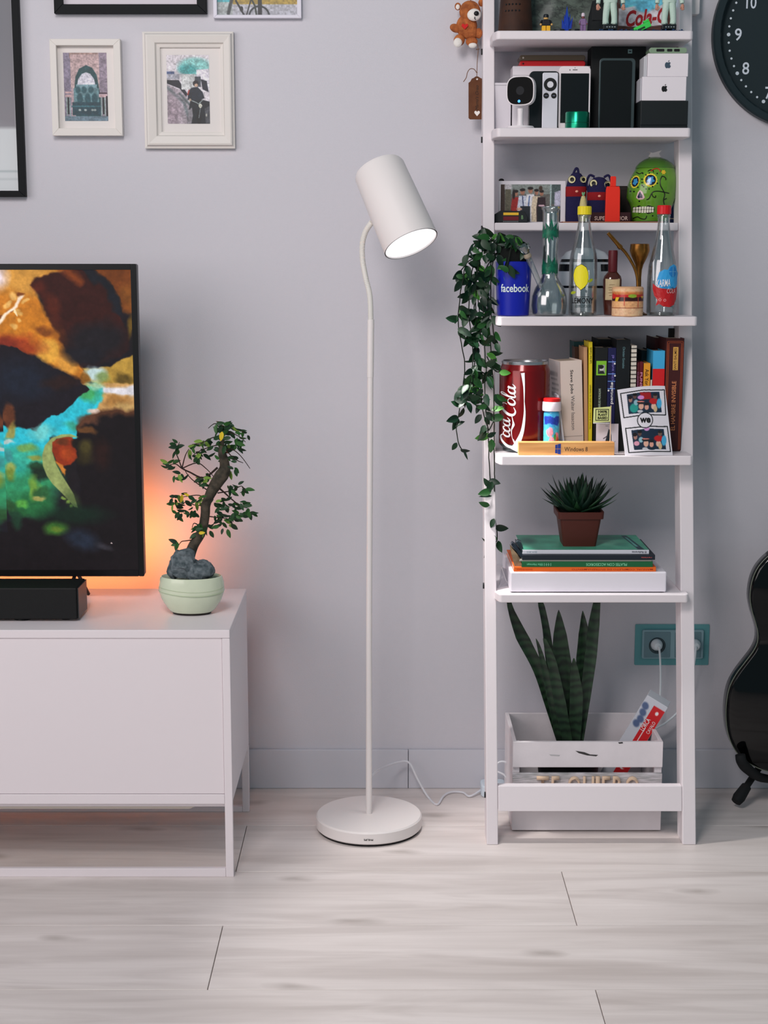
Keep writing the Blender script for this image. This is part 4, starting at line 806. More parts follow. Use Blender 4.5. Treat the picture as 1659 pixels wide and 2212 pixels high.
bm=N(); r_=26*k; lathe(bm,[(0,0),(r_,0),(r_,hh(244,Y,S)-.001),(r_-.001,hh(243,Y,S)),(r_-.003,hh(243,Y,S)),(r_-.003,hh(247,Y,S)),(0,hh(247,Y,S))],40); obj('can',bm,mat((26,120,92),.25,.85),t,smooth=True); bm=N(); lathe(bm,[(r_+.0003,.012),(r_+.0006,.0124),(r_+.0003,.0128)],40,cap=False); obj('lid_seam',bm,mat((16,70,54),.3,.6),t)
# camera
Y=-.185; k=ks(S,Y); t=on('security_camera','small white security camera with a glossy black face on a round stand','camera',1124,S,Y)
obj('base',lathe(N(),[(0,0),(29*k,0),(30*k,.002),(28*k,.0055),(0,.0065)],36),mat((214,208,210),.35),t,smooth=True)
obj('stem',lathe(N(),[(9*k,.005),(6.5*k,.012),(6*k,.03),(6.5*k,.045)],20,c=(0,.004,0)),mat((214,208,210),.35),t,smooth=True)
cz_=hh(197,Y,S)
Rt=Matrix.Translation((0,-.002,cz_))@Matrix.Rotation(math.radians(-20),4,'Z')
def sq(a,n=40,p=.62): 
    o=[]
    for i in range(n):
        th_=2*PI*i/n; c_,s_=math.cos(th_),math.sin(th_); o.append((a*math.copysign(abs(c_)**p,c_),a*math.copysign(abs(s_)**p,s_)))
    return o
bm=N(); prism(bm,sq(31*k),-.006,.012); bmesh.ops.transform(bm,matrix=Rt,verts=bm.verts); obj('head',bm,mat((214,208,210),.35),t,bevel=.0015)
bm=N(); prism(bm,sq(28.5*k),-.0072,-.0061); bmesh.ops.transform(bm,matrix=Rt,verts=bm.verts); obj('face',bm,mat((8,11,13),.12,spec=.04),t,label='glossy black face')
bm=N(); prism(bm,ellp(0,0,9*k,9*k,24),-.0076,-.0073); bmesh.ops.transform(bm,matrix=Rt,verts=bm.verts); obj('lens',bm,mat((14,20,26),.1,spec=.1),t)
bm=N(); prism(bm,ellp(-2*k,-22*k,3*k,3*k,16),-.0076,-.0073); bmesh.ops.transform(bm,matrix=Rt,verts=bm.verts); obj('status_light',bm,mat((70,170,255),.4,emit=1),t,label='blue status light')
# black boxes
Y=-.10; k=ks(S,Y); t=on('black_box','large matt black carton with a small square label','box',1327,S,Y); H=hh(101,Y,S); slab(t,'carton',-53*k,64*k,0,.07,0,H,mat((20,24,26),.6)); slab(t,'label',(1352-1327)*k,(1361-1327)*k,-.0006,-.0002,hh(116,Y,S),hh(107,Y,S),mat((120,150,150),.5),bevel=0); slab(t,'label_mark',(1354-1327)*k,(1359-1327)*k,-.0010,-.0007,hh(113,Y,S),hh(110,Y,S),mat((50,60,70),.5),bevel=0)
Y=-.15; k=ks(S,Y); t=on('tablet','black tablet with a faint grey edge standing before the black carton','tablet',1329,S,Y); obj('body',prism(N(),rrect(-37*k,40*k,0,hh(126,Y,S),8*k),0,.008),mat((62,74,76),.3,.3),t,bevel=.001); obj('screen',prism(N(),rrect(-34*k,33*k,.002,hh(131,Y,S),6*k),-.0008,-.0002),mat((16,19,20),.3),t)
apple=[(0,.34),(.10,.40),(.24,.42),(.36,.36),(.42,.30),(.33,.20),(.31,.06),(.36,-.08),(.46,-.16),(.40,-.32),(.28,-.46),(.18,-.50),(.08,-.45),(0,-.44),(-.10,-.47),(-.20,-.50),(-.32,-.42),(-.43,-.22),(-.46,0),(-.42,.22),(-.32,.36),(-.18,.41),(-.08,.38)]
leafp=[(0,.47),(.06,.58),(.16,.68),(.22,.70),(.21,.60),(.13,.50)]
def emblem(t,cx,cz,s,y,c):
    for p_ in (apple,leafp): obj('emblem',prism(N(),[(cx+a*s,cz+b*s) for a,b in p_],y-.0004,y),mat(c,.5),t)
Y=-.195; k=ks(S,Y); g='phone cartons stacked at the right end of the gadget shelf'
t=on('phone_box','black phone carton at the bottom of the stack right on the gadget shelf','box',1434,S,Y,g); H1=hh(218,Y,S); slab(t,'lower_half',-51*k,51*k,0,.07,0,H1*.12,mat((20,26,28),.5)); slab(t,'lid',-51*k,51*k,-.0004,.0704,H1*.122,H1,mat((20,26,28),.5))
t=on('phone_box','white phone carton with a black fruit emblem, middle of the stack','box',1434.5,S,Y,g,dz=H1+.0002); H2=hh(166,Y,S,H1); slab(t,'carton',-48*k,47*k,0,.068,0,H2,mat((212,206,210),.45)); emblem(t,.0*k,H2*.5,13.5*k,-.0002,(18,20,22))
slab(t,'side_band',-51.5*k,-48.3*k,.002,.066,.0,H2-.004,mat((170,170,176),.5))
t=on('phone_box','white phone carton with a grey-blue fruit emblem, top of the stack','box',1442,S,Y,g,dz=H1+H2+.0004); H3=hh(116,Y,S,H1+H2); slab(t,'carton',-43*k,44*k,.001,.068,0,H3,mat((212,206,210),.45)); emblem(t,.0*k,H3*.5,14*k,.0008,(60,76,90)); slab(t,'side_band',-51*k,-43.3*k,.004,.066,.0,H3-.006,mat((176,176,180),.5))
t=on('phone_case','clear greenish phone case with three slots lying on the stacked cartons','phone case',1444,S,Y,dz=H1+H2+H3+.0006); H4=12*k
obj('shell',prism(N(),rrect(-41*k,40*k,0,H4,H4*.45),.001,.05),mat((120,142,118),.25,coat=.4),t,bevel=.001)
for a,b in ((-26,-9),(-3,8),(12,24)): obj('slot',prism(N(),rrect(a*k,b*k,H4*.3,H4*.75,.0016),.0003,.0009),blk,t)
# ---------------------------------------------------------------- third shelf
S='S2'
Y=-.085; k=ks(S,Y); t=on('framed_photograph','white landscape photo frame with a group of dressed-up people','photo',1148,S,Y,rx=-.03); H=hh(391,Y,S)
slab(t,'frame',-73*k,73*k,0,.01,0,H,mat((208,204,210),.5))
cv=Canvas(np.linspace(0,129,140),np.linspace(0,76,90),(92,90,86)); cv.rect(0,129,0,20,(120,128,124)); cv.rect(0,9,0,76,(60,42,34)); cv.ell(16,5,8,9,(180,176,180),soft=.4); cv.rect(110,129,0,40,(70,84,84)); cv.rect(10,22,10,76,(92,88,72)); cv.rect(106,109,0,60,(150,170,170))
for x,y,r_,dr in ((33,18,4,(150,34,32)),(47,15,5,(190,196,214)),(64,12,5,(206,204,212)),(77,16,4,(196,180,156)),(88,18,4,(44,28,34))):
    cv.poly([(x-8,y+8),(x+8,y+8),(x+10,y+30),(x+9,76),(x-10,76),(x-11,y+30)],dr); cv.ell(x,y,r_,r_+1.5,(150,104,84),soft=.3); cv.ell(x,y-4,r_+1,3,(28,22,22),soft=.4)
cv.ell(28,20,3,10,(30,22,22),soft=.5); cv.line([(47,24),(49,44)],2.2,(50,60,100)); cv.line([(62,24),(60,44)],2.4,(70,100,150)); cv.rect(42,64,44,76,(28,34,42)); cv.rect(80,96,46,76,(24,22,28)); cv.ell(88,43,7,1.8,(190,160,170)); cv.ell(40,50,6,3,(190,150,130),soft=.5); cv.poly([(116,16),(129,12),(129,44),(116,44)],(176,176,196)); cv.rect(112,129,44,76,(30,36,44)); cv.ell(86,8,4,5,(60,44,34),soft=.5); cv.speck(.25,2,6)
cv.mesh('print',flat(-67*k,62*k,.003,H-.008,-.0004),t)
Y=-.125; k=ks(S,Y); t=on('toy_radio','small black toy radio with a yellow stripe before the photo frame','toy',1103,S,Y); H=hh(455,Y,S)
bm=N(); prism(bm,[(-34*k,0),(36*k,0),(37*k,H*.5),(30*k,H*.95),(-22*k,H),(-34*k,H*.7)],0,.03); obj('body',bm,mat((30,34,36),.45),t,bevel=.001)
slab(t,'yellow_stripe',-16*k,17*k,-.0006,-.0002,H*.62,H*.83,mat((222,172,50),.5),bevel=0); slab(t,'red_panel',-16*k,17*k,-.0006,-.0002,H*.2,H*.52,mat((96,24,34),.5),bevel=0); put_text(t,'B',4*k,8*k,25*k,-.0006,H*.45,(120,160,110))
for i in range(12): slab(t,'grille_bar',(-16+i*2.8)*k,(-14.6+i*2.8)*k,-.0006,-.0002,H*.05,H*.15,mat((110,114,116),.5),bevel=0)
t=on('black_knob_stand','black round-topped stand peeking out behind the photo frame','stand',1082,S,-.05); k=ks(S,-.05); obj('post',lathe(N(),[(0,0),(4*k,0),(4*k,hh(392,-.05,S)),(0,hh(392,-.05,S))],12),blk,t); bm=N(); ball(bm,(0,0,hh(390,-.05,S)),(6*k,6*k,4*k),12); obj('knob',bm,blk,t,smooth=True)
Y=-.155; t=on('magazine','thin red-brown magazine lying under the red bottle and the green skull','magazine',1322,S,-.145); k=ks(S,-.14); slab(t,'cover',-108*k,110*k,-.008,.075,0,.0022,mat((120,52,38),.6),bevel=.0003); slab(t,'page_edge',-107*k,109*k,-.0083,-.0081,.0006,.0016,mat((190,150,120),.7),bevel=0)
Y=-.135; k=ks(S,Y); t=on('comic_book','thick dark maroon book lying flat under the knitted dolls','book',1312,S,Y,dz=.0026); H=hh(459,Y,S,.0026); slab(t,'cover',-48*k,50*k,0,.07,0,H,mat((48,16,22),.5)); put_text(t,'SUPER  HUMOR',72*k,8.5*k,8*k,-.0006,H*.36,(186,160,150),bold=.01); slab(t,'pages',-47*k,49.5*k,.003,.0705,.002,H-.002,mat((170,160,150),.8),bevel=0)
def doll(px,lab,w,top,eyes,mouth,loop,dz):
    Y=-.105; k=ks(S,Y); t=on('knitted_doll',lab,'doll',px,S,Y,'dark blue knitted dolls',dz=dz); H=hh(top,Y,S,dz); W=w*k; nv=mat((32,30,66),.9,bump=.8,bs=500)
    bm=N(); lathe(bm,[(0,0),(W*.95,0),(W,H*.1),(W*1.0,H*.5),(W*.96,H*.72),(W*.8,H*.86),(W*.45,H*.96),(0,H*.985)],28,sy=.62); obj('body',bm,nv,t,smooth=True)
    bm=N(); lathe(bm,[(W*1.005,mouth[0]*H),(W*1.03,mouth[0]*H+.001),(W*1.03,mouth[1]*H-.001),(W*1.0,mouth[1]*H)],28,cap=False,sy=.62); obj('red_band',bm,mat((128,22,28),.85,bump=.5,bs=500),t,smooth=True,label='red knitted band')
    bm=N(); ball(bm,(0,-W*.64,(mouth[0]+mouth[1])/2*H),(3.4*k,2*k,2.6*k),12); obj('button_nose',bm,mat((232,150,130),.4),t,smooth=True)
    for ex,ez,er in eyes:
        bm=N(); x=ex*W; y=-.62*W*math.sqrt(max(.05,1-(x/(W*.95))**2)); M_=Matrix.Translation((x,y,ez*H))@Matrix.Rotation(ex*.6,4,'Z'); lathe(bm,[(0,-.0018),(er*k*.98,-.0012),(er*k,.0012)],18,cap=False,M=M_@Mx); obj('eye',bm,mat((196,190,150),.6),t,smooth=True)
        bm=N(); lathe(bm,[(0,-.0032),(er*k*.5,-.0024),(er*k*.55,-.001)],14,cap=False,M=M_@Matrix.Translation((.0006,-.0016,0))@Mx); obj('pupil',bm,blk,t,smooth=True)
    for q in loop: obj('loop',tube(N(),smoothpts([(a*W,-.002,b*H) for a,b in q],5),2.6*k,8),nv,t,smooth=True)
doll(1243,'left of the two knitted dolls with googly eyes and a red band',22,371,((-.5,.84,8),(.62,.84,7)),(.50,.70),[((-.35,.93),(-.1,1.05),(.1,1.05),(.2,.96)),],.0028)
doll(1292,'right of the two knitted dolls, with looped arms and a red band',24,381,((-.55,.80,8),(.75,.76,8)),(.34,.56),[((-.9,.55),(-1.1,.8),(-.85,1.02),(-.4,.98)),((.45,.97),(.85,1.02),(1.08,.85),(1.15,.62))],.0028+.0205)
Y=-.05; k=ks(S,Y); t=on('brown_box','dark brown carton behind the red bottle','box',1340,S,Y); slab(t,'carton',-24*k,30*k,0,.04,0,hh(402,Y,S),mat((40,34,32),.6)); slab(t,'lid_edge',-24*k,30*k,-.0004,-.0001,hh(412,Y,S),hh(411,Y,S),mat((24,20,20),.6),bevel=0)
Y=-.145; k=ks(S,Y); t=on('pineapple_figurine','small tan pineapple figurine with a green tuft on the third shelf','figurine',1256,S,-.151,dz=.0026); H=hh(418,Y,S)
bm=N(); lathe(bm,[(0,0),(9*k,0),(11*k,H*.2),(8*k,H*.55),(6*k,H*.75),(4*k,H*.86),(0,H*.88)],18,M=Matrix.Translation((3*k,0,0))); obj('body',bm,mat((186,172,120),.6,bump=.8,bs=250),t,smooth=True)
for i in range(6):
    a=2*PI*i/6; bm=N(); tube(bm,[(3*k,0,H*.86),(3*k+2.5*k*math.cos(a),2.5*k*math.sin(a),H*.95),(3*k+3.4*k*math.cos(a),3.4*k*math.sin(a),H*1.0)],[1.4*k,1.2*k,.2*k],6); obj('leaf',bm,mat((110,160,120),.6),t)
Y=-.14; k=ks(S,Y); t=on('red_bottle','flat bright red bottle-shaped ornament before the dark carton','bottle',1323,S,Y,dz=.0026); z1=hh(403,Y,S,.0026); z2=hh(381,Y,S,.0026)
obj('body',prism(N(),[(-16*k,0),(16*k,0),(15*k,z1*.9),(13.5*k,z1),(-13.5*k,z1),(-15*k,z1*.9)],0,.01),mat((232,46,30),.5),t,bevel=.001); obj('neck',prism(N(),[(-6*k,z1+.0002),(6*k,z1+.0002),(6*k,z2-.002),(4*k,z2),(-4*k,z2),(-6*k,z2-.002)],.001,.009),mat((232,46,30),.5),t,bevel=.0008)
# sugar skull jar
Y=-.083; k=ks(S,Y); t=on('skull_jar','green painted ceramic skull jar with a lid, blue eyes and white teeth','jar',1408,S,Y,dz=.0026); T0=Vector(t.location)
prof=[(478,1403,38),(472,1404,39),(460,1405,41),(448,1406,44),(438,1406,48),(428,1405,53),(415,1406,53),(400,1407,53),(385,1409,50),(372,1411,45),(364,1412,42)]
lidp=[(363.5,1412,42.5),(360,1412,41.5),(352,1412,35),(345,1412,25),(340,1411,12),(339,1411,2)]
def ringz(py,cx,hw): return (zof(py,Y)-T0.z, (cx-1408)*k, hw*k)
def skin(pr,name,m):
    bm=N(); R_=[]; n=40
    for py,cx,hw in pr:
        z,x,r_=ringz(py,cx,hw); R_.append([bm.verts.new((x+r_*math.cos(2*PI*i/n),.92*r_*math.sin(2*PI*i/n),z)) for i in range(n)])
    for a,b in zip(R_,R_[1:]):
        for i in range(n): bm.faces.new([a[i],a[(i+1)%n],b[(i+1)%n],b[i]])
    bm.faces.new(R_[0][::-1]); bm.faces.new(R_[-1]); return obj(name,bm,m,t,smooth=True,ang=70)
gr=mat((100,148,46),.15,rgb2=(74,120,36),vs=14,coat=.6)
skin(prof,'skull',gr); skin(lidp,'lid',mat((64,108,36),.2,coat=.6))
pz=[p_[0] for p_ in prof][::-1]; pcx=[p_[1] for p_ in prof][::-1]; phw=[p_[2] for p_ in prof][::-1]
def onskull(px,py,lift=.0004):
    cx=np.interp(py,pz,pcx); hw=np.interp(py,pz,phw); s_=min(.995,abs(px-cx)/hw); return Vector(((px-1408)*k*1.0,-.92*hw*k*math.sqrt(1-s_*s_)-lift,zof(py,Y)-T0.z))
def decal(pts,c,lift,name='painted_mark'):
    cx=sum(p_[0] for p_ in pts)/len(pts); cy=sum(p_[1] for p_ in pts)/len(pts); bm=N(); prev=None
    ctr=bm.verts.new(onskull(cx,cy,lift)); R_=[]
    for f in (.35,.7,1): R_.append([bm.verts.new(onskull(cx+(a-cx)*f,cy+(b-cy)*f,lift)) for a,b in pts])
    n=len(pts)
    for i in range(n): bm.faces.new([ctr,R_[0][i],R_[0][(i+1)%n]])
    for a,b in zip(R_,R_[1:]):
        for i in range(n): bm.faces.new([a[i],b[i],b[(i+1)%n],a[(i+1)%n]])
    return obj(name,bm,mat(c,.2,coat=.3),t,smooth=True)
def wavy(cx,cy,rx,ry,n,amp,rot=0,m_=48): return [(cx+(rx+amp*math.cos(n*a))*math.cos(a)*math.cos(rot)-(ry+amp*math.cos(n*a))*math.sin(a)*math.sin(rot),cy+(rx+amp*math.cos(n*a))*math.cos(a)*math.sin(rot)+(ry+amp*math.cos(n*a))*math.sin(a)*math.cos(rot)) for a in np.linspace(0,2*PI,m_,endpoint=False)]
for cx,cy,rx,ry,rot in ((1395,391,14,14.5,.3),(1365.5,394,7.5,14,.25)):
    decal(wavy(cx,cy,rx,ry,16,.8,rot),(214,196,60),.0005,'eye_surround'); decal(wavy(cx,cy,rx*.78,ry*.78,1,0,rot,24),(16,20,40),.0010,'eye'); decal(wavy(cx,cy,rx*.5,ry*.52,5,1.6 if rx>10 else .8,rot),(52,130,180),.0014,'eye_flower')
decal([(1374,412),(1379,416),(1384,428),(1381,432),(1376,433),(1371,432),(1367,428),(1370,417)],(206,176,176),.0006,'nose_surround'); decal([(1374,415),(1379,424),(1379,429),(1375.5,428),(1371,430),(1369.5,426)],(22,24,60),.0011,'nose')
for row,(y0,y1) in enumerate(((447,453.4),(454.2,461))):
    for i in range(8):
        x=1366.5+i*5.1; h_=1.4*abs(i-3.5)/3.5; decal([(x-1.9,y0+(h_ if row==0 else 0)),(x+1.9,y0+(h_ if row==0 else 0)),(x+2.1,(y0+y1)/2),(x+1.9,y1-(h_ if row==1 else 0)),(x-1.9,y1-(h_ if row==1 else 0)),(x-2.1,(y0+y1)/2)],(220,214,196),.0012,'tooth')
decal([(1363.5,452),(1364,447),(1374,445),(1394,445),(1405,448),(1406,454),(1404,460),(1394,463),(1374,463),(1364.5,460)],(14,16,14),.0006,'mouth_outline')
vine=mat((24,22,22),.4)
for q in ([(1419,383),(1415,392),(1416,403),(1422,413),(1426,422),(1424,433),(1427,443)],[(1419,383),(1424,384),(1428,388),(1427,391)],[(1388,433),(1393,430),(1397,421),(1402,416),(1412,415),(1424,417),(1436,419)],[(1398,421),(1401,427),(1406,428),(1406,424)],[(1425,433),(1431,430)],[(1390,372),(1396,369),(1401,371),(1401,375)],[(1366,472),(1373,469),(1380,473),(1388,474),(1391,467)],[(1369,373),(1374,377),(1380,374)]):
    obj('painted_vine',tube(N(),[onskull(a,b,.0002) for a,b in [(v_.x,v_.y) for v_ in smoothpts([(a,b,0) for a,b in q],5)]],1.05*k,6),vine,t,smooth=True)
obj('painted_vine',tube(N(),[onskull(a,b,.0002) for a,b in [(v_.x,v_.y) for v_ in smoothpts([(1396,372,0),(1404,367,0),(1412,367,0),(1416,373,0)],5)]],1.3*k,6),mat((170,50,34),.4),t,smooth=True)
decal(wavy(1423,374,4.5,4.5,6,.9),(232,180,50),.0006,'painted_flower')
for a,b in ((1393,376),(1386,380),(1409,377),(1378,389),(1378,396),(1378,402),(1381,405),(1409,398),(1386,410),(1392,410),(1399,405),(1357,414),(1363,415),(1370,406),(1374,436),(1403,467),(1414,467),(1380,376)): decal(ellp(a,b,1.6,1.7,8),(18,20,30),.0006,'painted_dot')
bm=N(); kn=[(-14,-1.2),(-9,-11),(-16,-14.5),(-5,-11.5),(3,-14),(14,-18),(9,-9),(13,-.5),(4,1),(-8,1)]
zc_=zof(340,Y)-T0.z; prism(bm,[(2*k+a*k,zc_-b*k*.82) for a,b in kn],-.006,.006); obj('crown_knob',bm,mat((206,200,200),.4),t,bevel=.001)
Y=-.04; k=ks(S,Y); t=on('navy_bottle','navy blue tube with a pale stripe, right of the green skull jar','tube',1449,S,Y); H=hh(441,Y,S); obj('tube',prism(N(),[(-6*k,0),(7*k,0),(5*k,H),(2*k,H)],0,.02),mat((28,38,84),.4),t,bevel=.001); slab(t,'stripe',-4*k,6.5*k,-.0005,-.0001,H*.22,H*.28,mat((170,150,140),.5),bevel=0)
# ---------------------------------------------------------------- fourth shelf
S='S3'
Y=-.255; k=ks(S,Y); t=on('plant_pot','deep blue cup-shaped pot with white lettering holding the trailing plant','pot',1108,S,Y)
Ht=hh(565,Y,S); rb_=34.5*k; rt_=39.5*k
bm=N(); lathe(bm,[(0,0),(rb_-.002,0),(rb_,.002),(rb_+(rt_-rb_)*.6,Ht*.55),(rt_,Ht-.001),(rt_-.001,Ht),(rt_-.003,Ht-.001),(rt_-.004,Ht*.9),(0,Ht*.9)],56); obj('cup',bm,mat((24,34,150),.3,coat=.3),t,smooth=True)
bm=N(); r2=37*k; lathe(bm,[(r2-.006,Ht*.9),(r2-.001,Ht),(r2-.001,Ht+12*k),(r2-.006,Ht+22*k),(r2-.014,Ht+32*k),(0,Ht+34*k)],40); obj('soil_mound',bm,mat((14,18,16),.95,bump=.6,bs=150),t,smooth=True)
rm=rb_+(rt_-rb_)*.5; put_text(t,'facebook',68*k,17*k,2*k,-rm,hh(622,Y,S),(205,220,240),bold=.015,wrap=(0,0,rm+.0012))
# bottles helper
def bottle(t,prof,m,seg=40,inner=True,wall=.0018,name='glass_body'):
    out=list(prof); 
    if inner: out=out+[(max(r_-wall,0.0005),z) for r_,z in prof[::-1] if z>.004]+[(0,.006)]
    bm=N(); lathe(bm,out,seg,cap=False); return obj(name,bm,m,t,smooth=True,ang=50)
cg=glass((.93,.95,.95),'clear',.9,.10); cg2=glass((.84,.88,.88),'frost',.9,.20,.12)
# bong
Y=-.268; k=ks(S,Y); t=on('glass_water_pipe','clear glass water pipe with a round base and green leaf decals on its tube','glass pipe',1186,S,Y); q=lambda py:hh(py,Y,S)
bottle(t,[(0,.001),(30*k,.001),(36*k,q(678)),(38.5*k,q(660)),(37*k,q(640)),(31*k,q(622)),(22*k,q(608)),(17.5*k,q(598)),(16.5*k,q(585)),(17*k,q(520)),(17.5*k,q(462)),(18*k,q(455)),(20.5*k,q(452)),(20.5*k,q(447)),(17*k,q(446))],cg2,48)
bm=N(); a=Vector((-50*k,-.034,q(556))); b=Vector((-24*k,-.020,q(612))); c_=Vector((0,0,q(668)))
tube(bm,[a,b,c_],[6.5*k,5.5*k,4.5*k],16,cap=False); obj('down_stem',bm,cg2,t,smooth=True)
dirn=(a-b).normalized(); Qm=Matrix.Translation(a)@dirn.to_track_quat('Z','Y').to_matrix().to_4x4()
bm=N(); lathe(bm,[(3*k,-.004),(7*k,.002),(6*k,.010),(10*k,.017),(13.5*k,.027),(13.5*k,.029),(12*k,.028),(5*k,.012),(0,.008)],24,cap=False,M=Qm); obj('bowl',bm,cg2,t,smooth=True)
bm=N(); lathe(bm,[(6.5*k,-.002),(8.5*k,.001),(8*k,.006),(6.5*k,.009)],20,cap=False,M=Qm); obj('joint_ring',bm,mat((140,128,112),.5),t,smooth=True)
def finger_leaf(cx,cz,s,rot,rr):
    for i,(an,l) in enumerate(((0,1),(.5,.88),(-.5,.88),(1.05,.66),(-1.05,.66),(1.7,.42),(-1.7,.42))):
        an=an+rot; bm=N(); n=9; L_v=[]; R_v=[]
        for j in range(n+1):
            u=j/n; w_=s*.14*math.sin(PI*u**.75)*l+1e-5
            for sg,ar in ((-1,L_v),(1,R_v)):
                x=cx+math.sin(an)*s*l*u+sg*w_*math.cos(an); z=cz+math.cos(an)*s*l*u-sg*w_*math.sin(an); th_=x/rr; ar.append(bm.verts.new((rr*math.sin(th_),-rr*math.cos(th_),z)))
        for j in range(n): bm.faces.new([L_v[j],R_v[j],R_v[j+1],L_v[j+1]])
        obj('leaf_decal',bm,mat((26,104,78),.35,rgb2=(18,72,58),vs=80),t)
rr=17.6*k
for cx,py,s,rot in ((0,508,34,0),(17,512,28,.15),(-17,512,28,-.15),(2,587,38,-.25),(18,590,34,.3),(-16,590,32,-.1),(8,573,24,2.9),(-4,502,24,3.2)): finger_leaf(cx*k,q(py),s*k,rot,rr)
# lemonade bottle
def soda(px,label,cap,Y,shape,capy):
    k=ks(S,Y); t=on('soda_bottle',label,'bottle',px,S,Y); q=lambda py:hh(py,Y,S)
    bottle(t,[(0,.002)]+[(r_*k,q(y)) for y,r_ in shape],cg,48)
    bm=N(); lathe(bm,[(0,.0022),(shape[0][1]*k*.9,.0022),(shape[0][1]*k*.86,.007),(0,.009)],36,cap=False); obj('thick_base',bm,glass((.55,.62,.58),'gbase',.8,.12),t,smooth=True)
    n=36; bm=N(); r_=14.6*k; z0,z1=q(capy[1]),q(capy[0]); R_=[]
    for f,z in ((1,z0),(1,z0+.001),(1,z1-.0025),(.93,z1),(0.001,z1+.0003)): R_.append([bm.verts.new(((r_*f+(.0004 if i%2 and .9<f else 0))*math.cos(2*PI*i/n),(r_*f+(.0004 if i%2 and .9<f else 0))*math.sin(2*PI*i/n),z)) for i in range(n)])
    for A,B in zip(R_,R_[1:]):
        for i in range(n): bm.faces.new([A[i],A[(i+1)%n],B[(i+1)%n],B[i]])
    bm.faces.new(R_[0][::-1]); obj('cap',bm,mat(cap,.4),t,smooth=False); bm=N(); lathe(bm,[(r_*.93,z0-.001),(r_*.98,z0-.0025),(r_*.93,z0-.004)],32,cap=False); obj('cap_band',bm,cg,t,smooth=True)
    return t,k,q
t,k,q=soda(1258,'clear glass lemonade bottle with a yellow cap and a yellow lemon printed on it',(226,196,36),-.262,[(682,28),(676,30.5),(640,30.5),(590,30.5),(565,30),(548,28),(530,23),(510,18),(490,14.5),(475,12.5),(468,13.5),(464,12)],(446,464))
def wrapdecal(t,pts,c,r_,lift=.0006,name='printed_mark',rough=.4):
    cx=sum(p_[0] for p_ in pts)/len(pts); cz=sum(p_[1] for p_ in pts)/len(pts); bm=N(); n=len(pts); R_=[]
    def v(x,z): th_=x/r_; return (math.sin(th_)*(r_+lift),-math.cos(th_)*(r_+lift),z)
    ctr=bm.verts.new(v(cx,cz))
    for f in (.35,.7,1): R_.append([bm.verts.new(v(cx+(a-cx)*f,cz+(b-cz)*f)) for a,b in pts])
    for i in range(n): bm.faces.new([ctr,R_[0][i],R_[0][(i+1)%n]])
    for a,b in zip(R_,R_[1:]):
        for i in range(n): bm.faces.new([a[i],b[i],b[(i+1)%n],a[(i+1)%n]])
    return obj(name,bm,mat(c,rough),t)
rb3=30.5*k
lem=[(a*k,q(b)) for a,b in [(-13,574),(-9,571.5),(-5,573),(2,578),(6,588),(7,600),(5,612),(-1,620),(-6,624),(-9,626),(-12,622),(-19,616),(-24,606),(-25.5,594),(-23,583),(-18,576)]]
lem2=[(a*k,q(b)) for a,b in [(-13,573),(-9,570.5),(-5,572),(2.6,577),(7,588),(8,600),(6,612.5),(-.5,621),(-6,625),(-9,627.5),(-12.5,623),(-19.6,617),(-25,606),(-26.5,594),(-24,582),(-18.5,575)]]
wrapdecal(t,lem2,(30,28,24),rb3,.0004,'lemon_outline'); wrapdecal(t,lem,(236,204,40),rb3,.0009,'lemon_print')
for lx_,lz_,ro in ((12,606,.5),(-26,632,.2)): wrapdecal(t,[(a*k,q(b)) for a,b in ellp(lx_,lz_,7,3.2,14,rot=-ro)],(150,160,40),rb3,.0009,'leaf_print')
wrapdecal(t,[(a*k,q(b)) for a,b in ((-20,640),(10,640),(10,641.4),(-20,641.4))],(30,30,30),rb3)
put_text(t,'LEMONY',50*k,12*k,-4*k,-rb3,q(649),(16,16,18),bold=.012,wrap=(0,0,rb3+.0009)); put_text(t,'lemonade',36*k,8*k,-3*k,-rb3,q(660),(40,60,60),wrap=(0,0,rb3+.0009),shear=.3)
# white helmet-like pot with black bands (plain)
Y=-.165; k=ks(S,Y); t=on('ceramic_pot','round white ceramic pot with black bands, behind the lemonade bottle','pot',1262,S,Y); q=lambda py:hh(py,Y,S)
pr=[(0,0),(50*k,0),(55*k,q(660)),(58*k,q(620)),(58*k,q(585)),(54*k,q(560)),(42*k,q(545)),(22*k,q(537)),(0,q(535))]
bm=N(); lathe(bm,pr,48,sy=.62); obj('body',bm,mat((196,200,206),.25,coat=.4),t,smooth=True)
for z0,z1,r0_,r1_,rng in ((q(566),q(560),55.5,53.5,(PI*1.08,PI*1.92)),(q(586),q(571),58,56.5,(PI*1.05,PI*1.33)),(q(586),q(571),58,56.5,(PI*1.67,PI*1.95)),(q(622),q(617),58,58,(PI*1.08,PI*1.92))):
    bm=N(); a0,a1=rng; R_=[]
    for r_,z in ((r0_,z0),(r1_,z1)):
        r_=r_*k+.0006; R_.append([bm.verts.new((r_*math.cos(a),.62*r_*math.sin(a),z)) for a in np.linspace(a0,a1,30)])
    for i in range(29): bm.faces.new([R_[0][i],R_[0][i+1],R_[1][i+1],R_[1][i]])
    obj('black_band',bm,mat((22,24,28),.25),t,smooth=True,label='black glazed band')
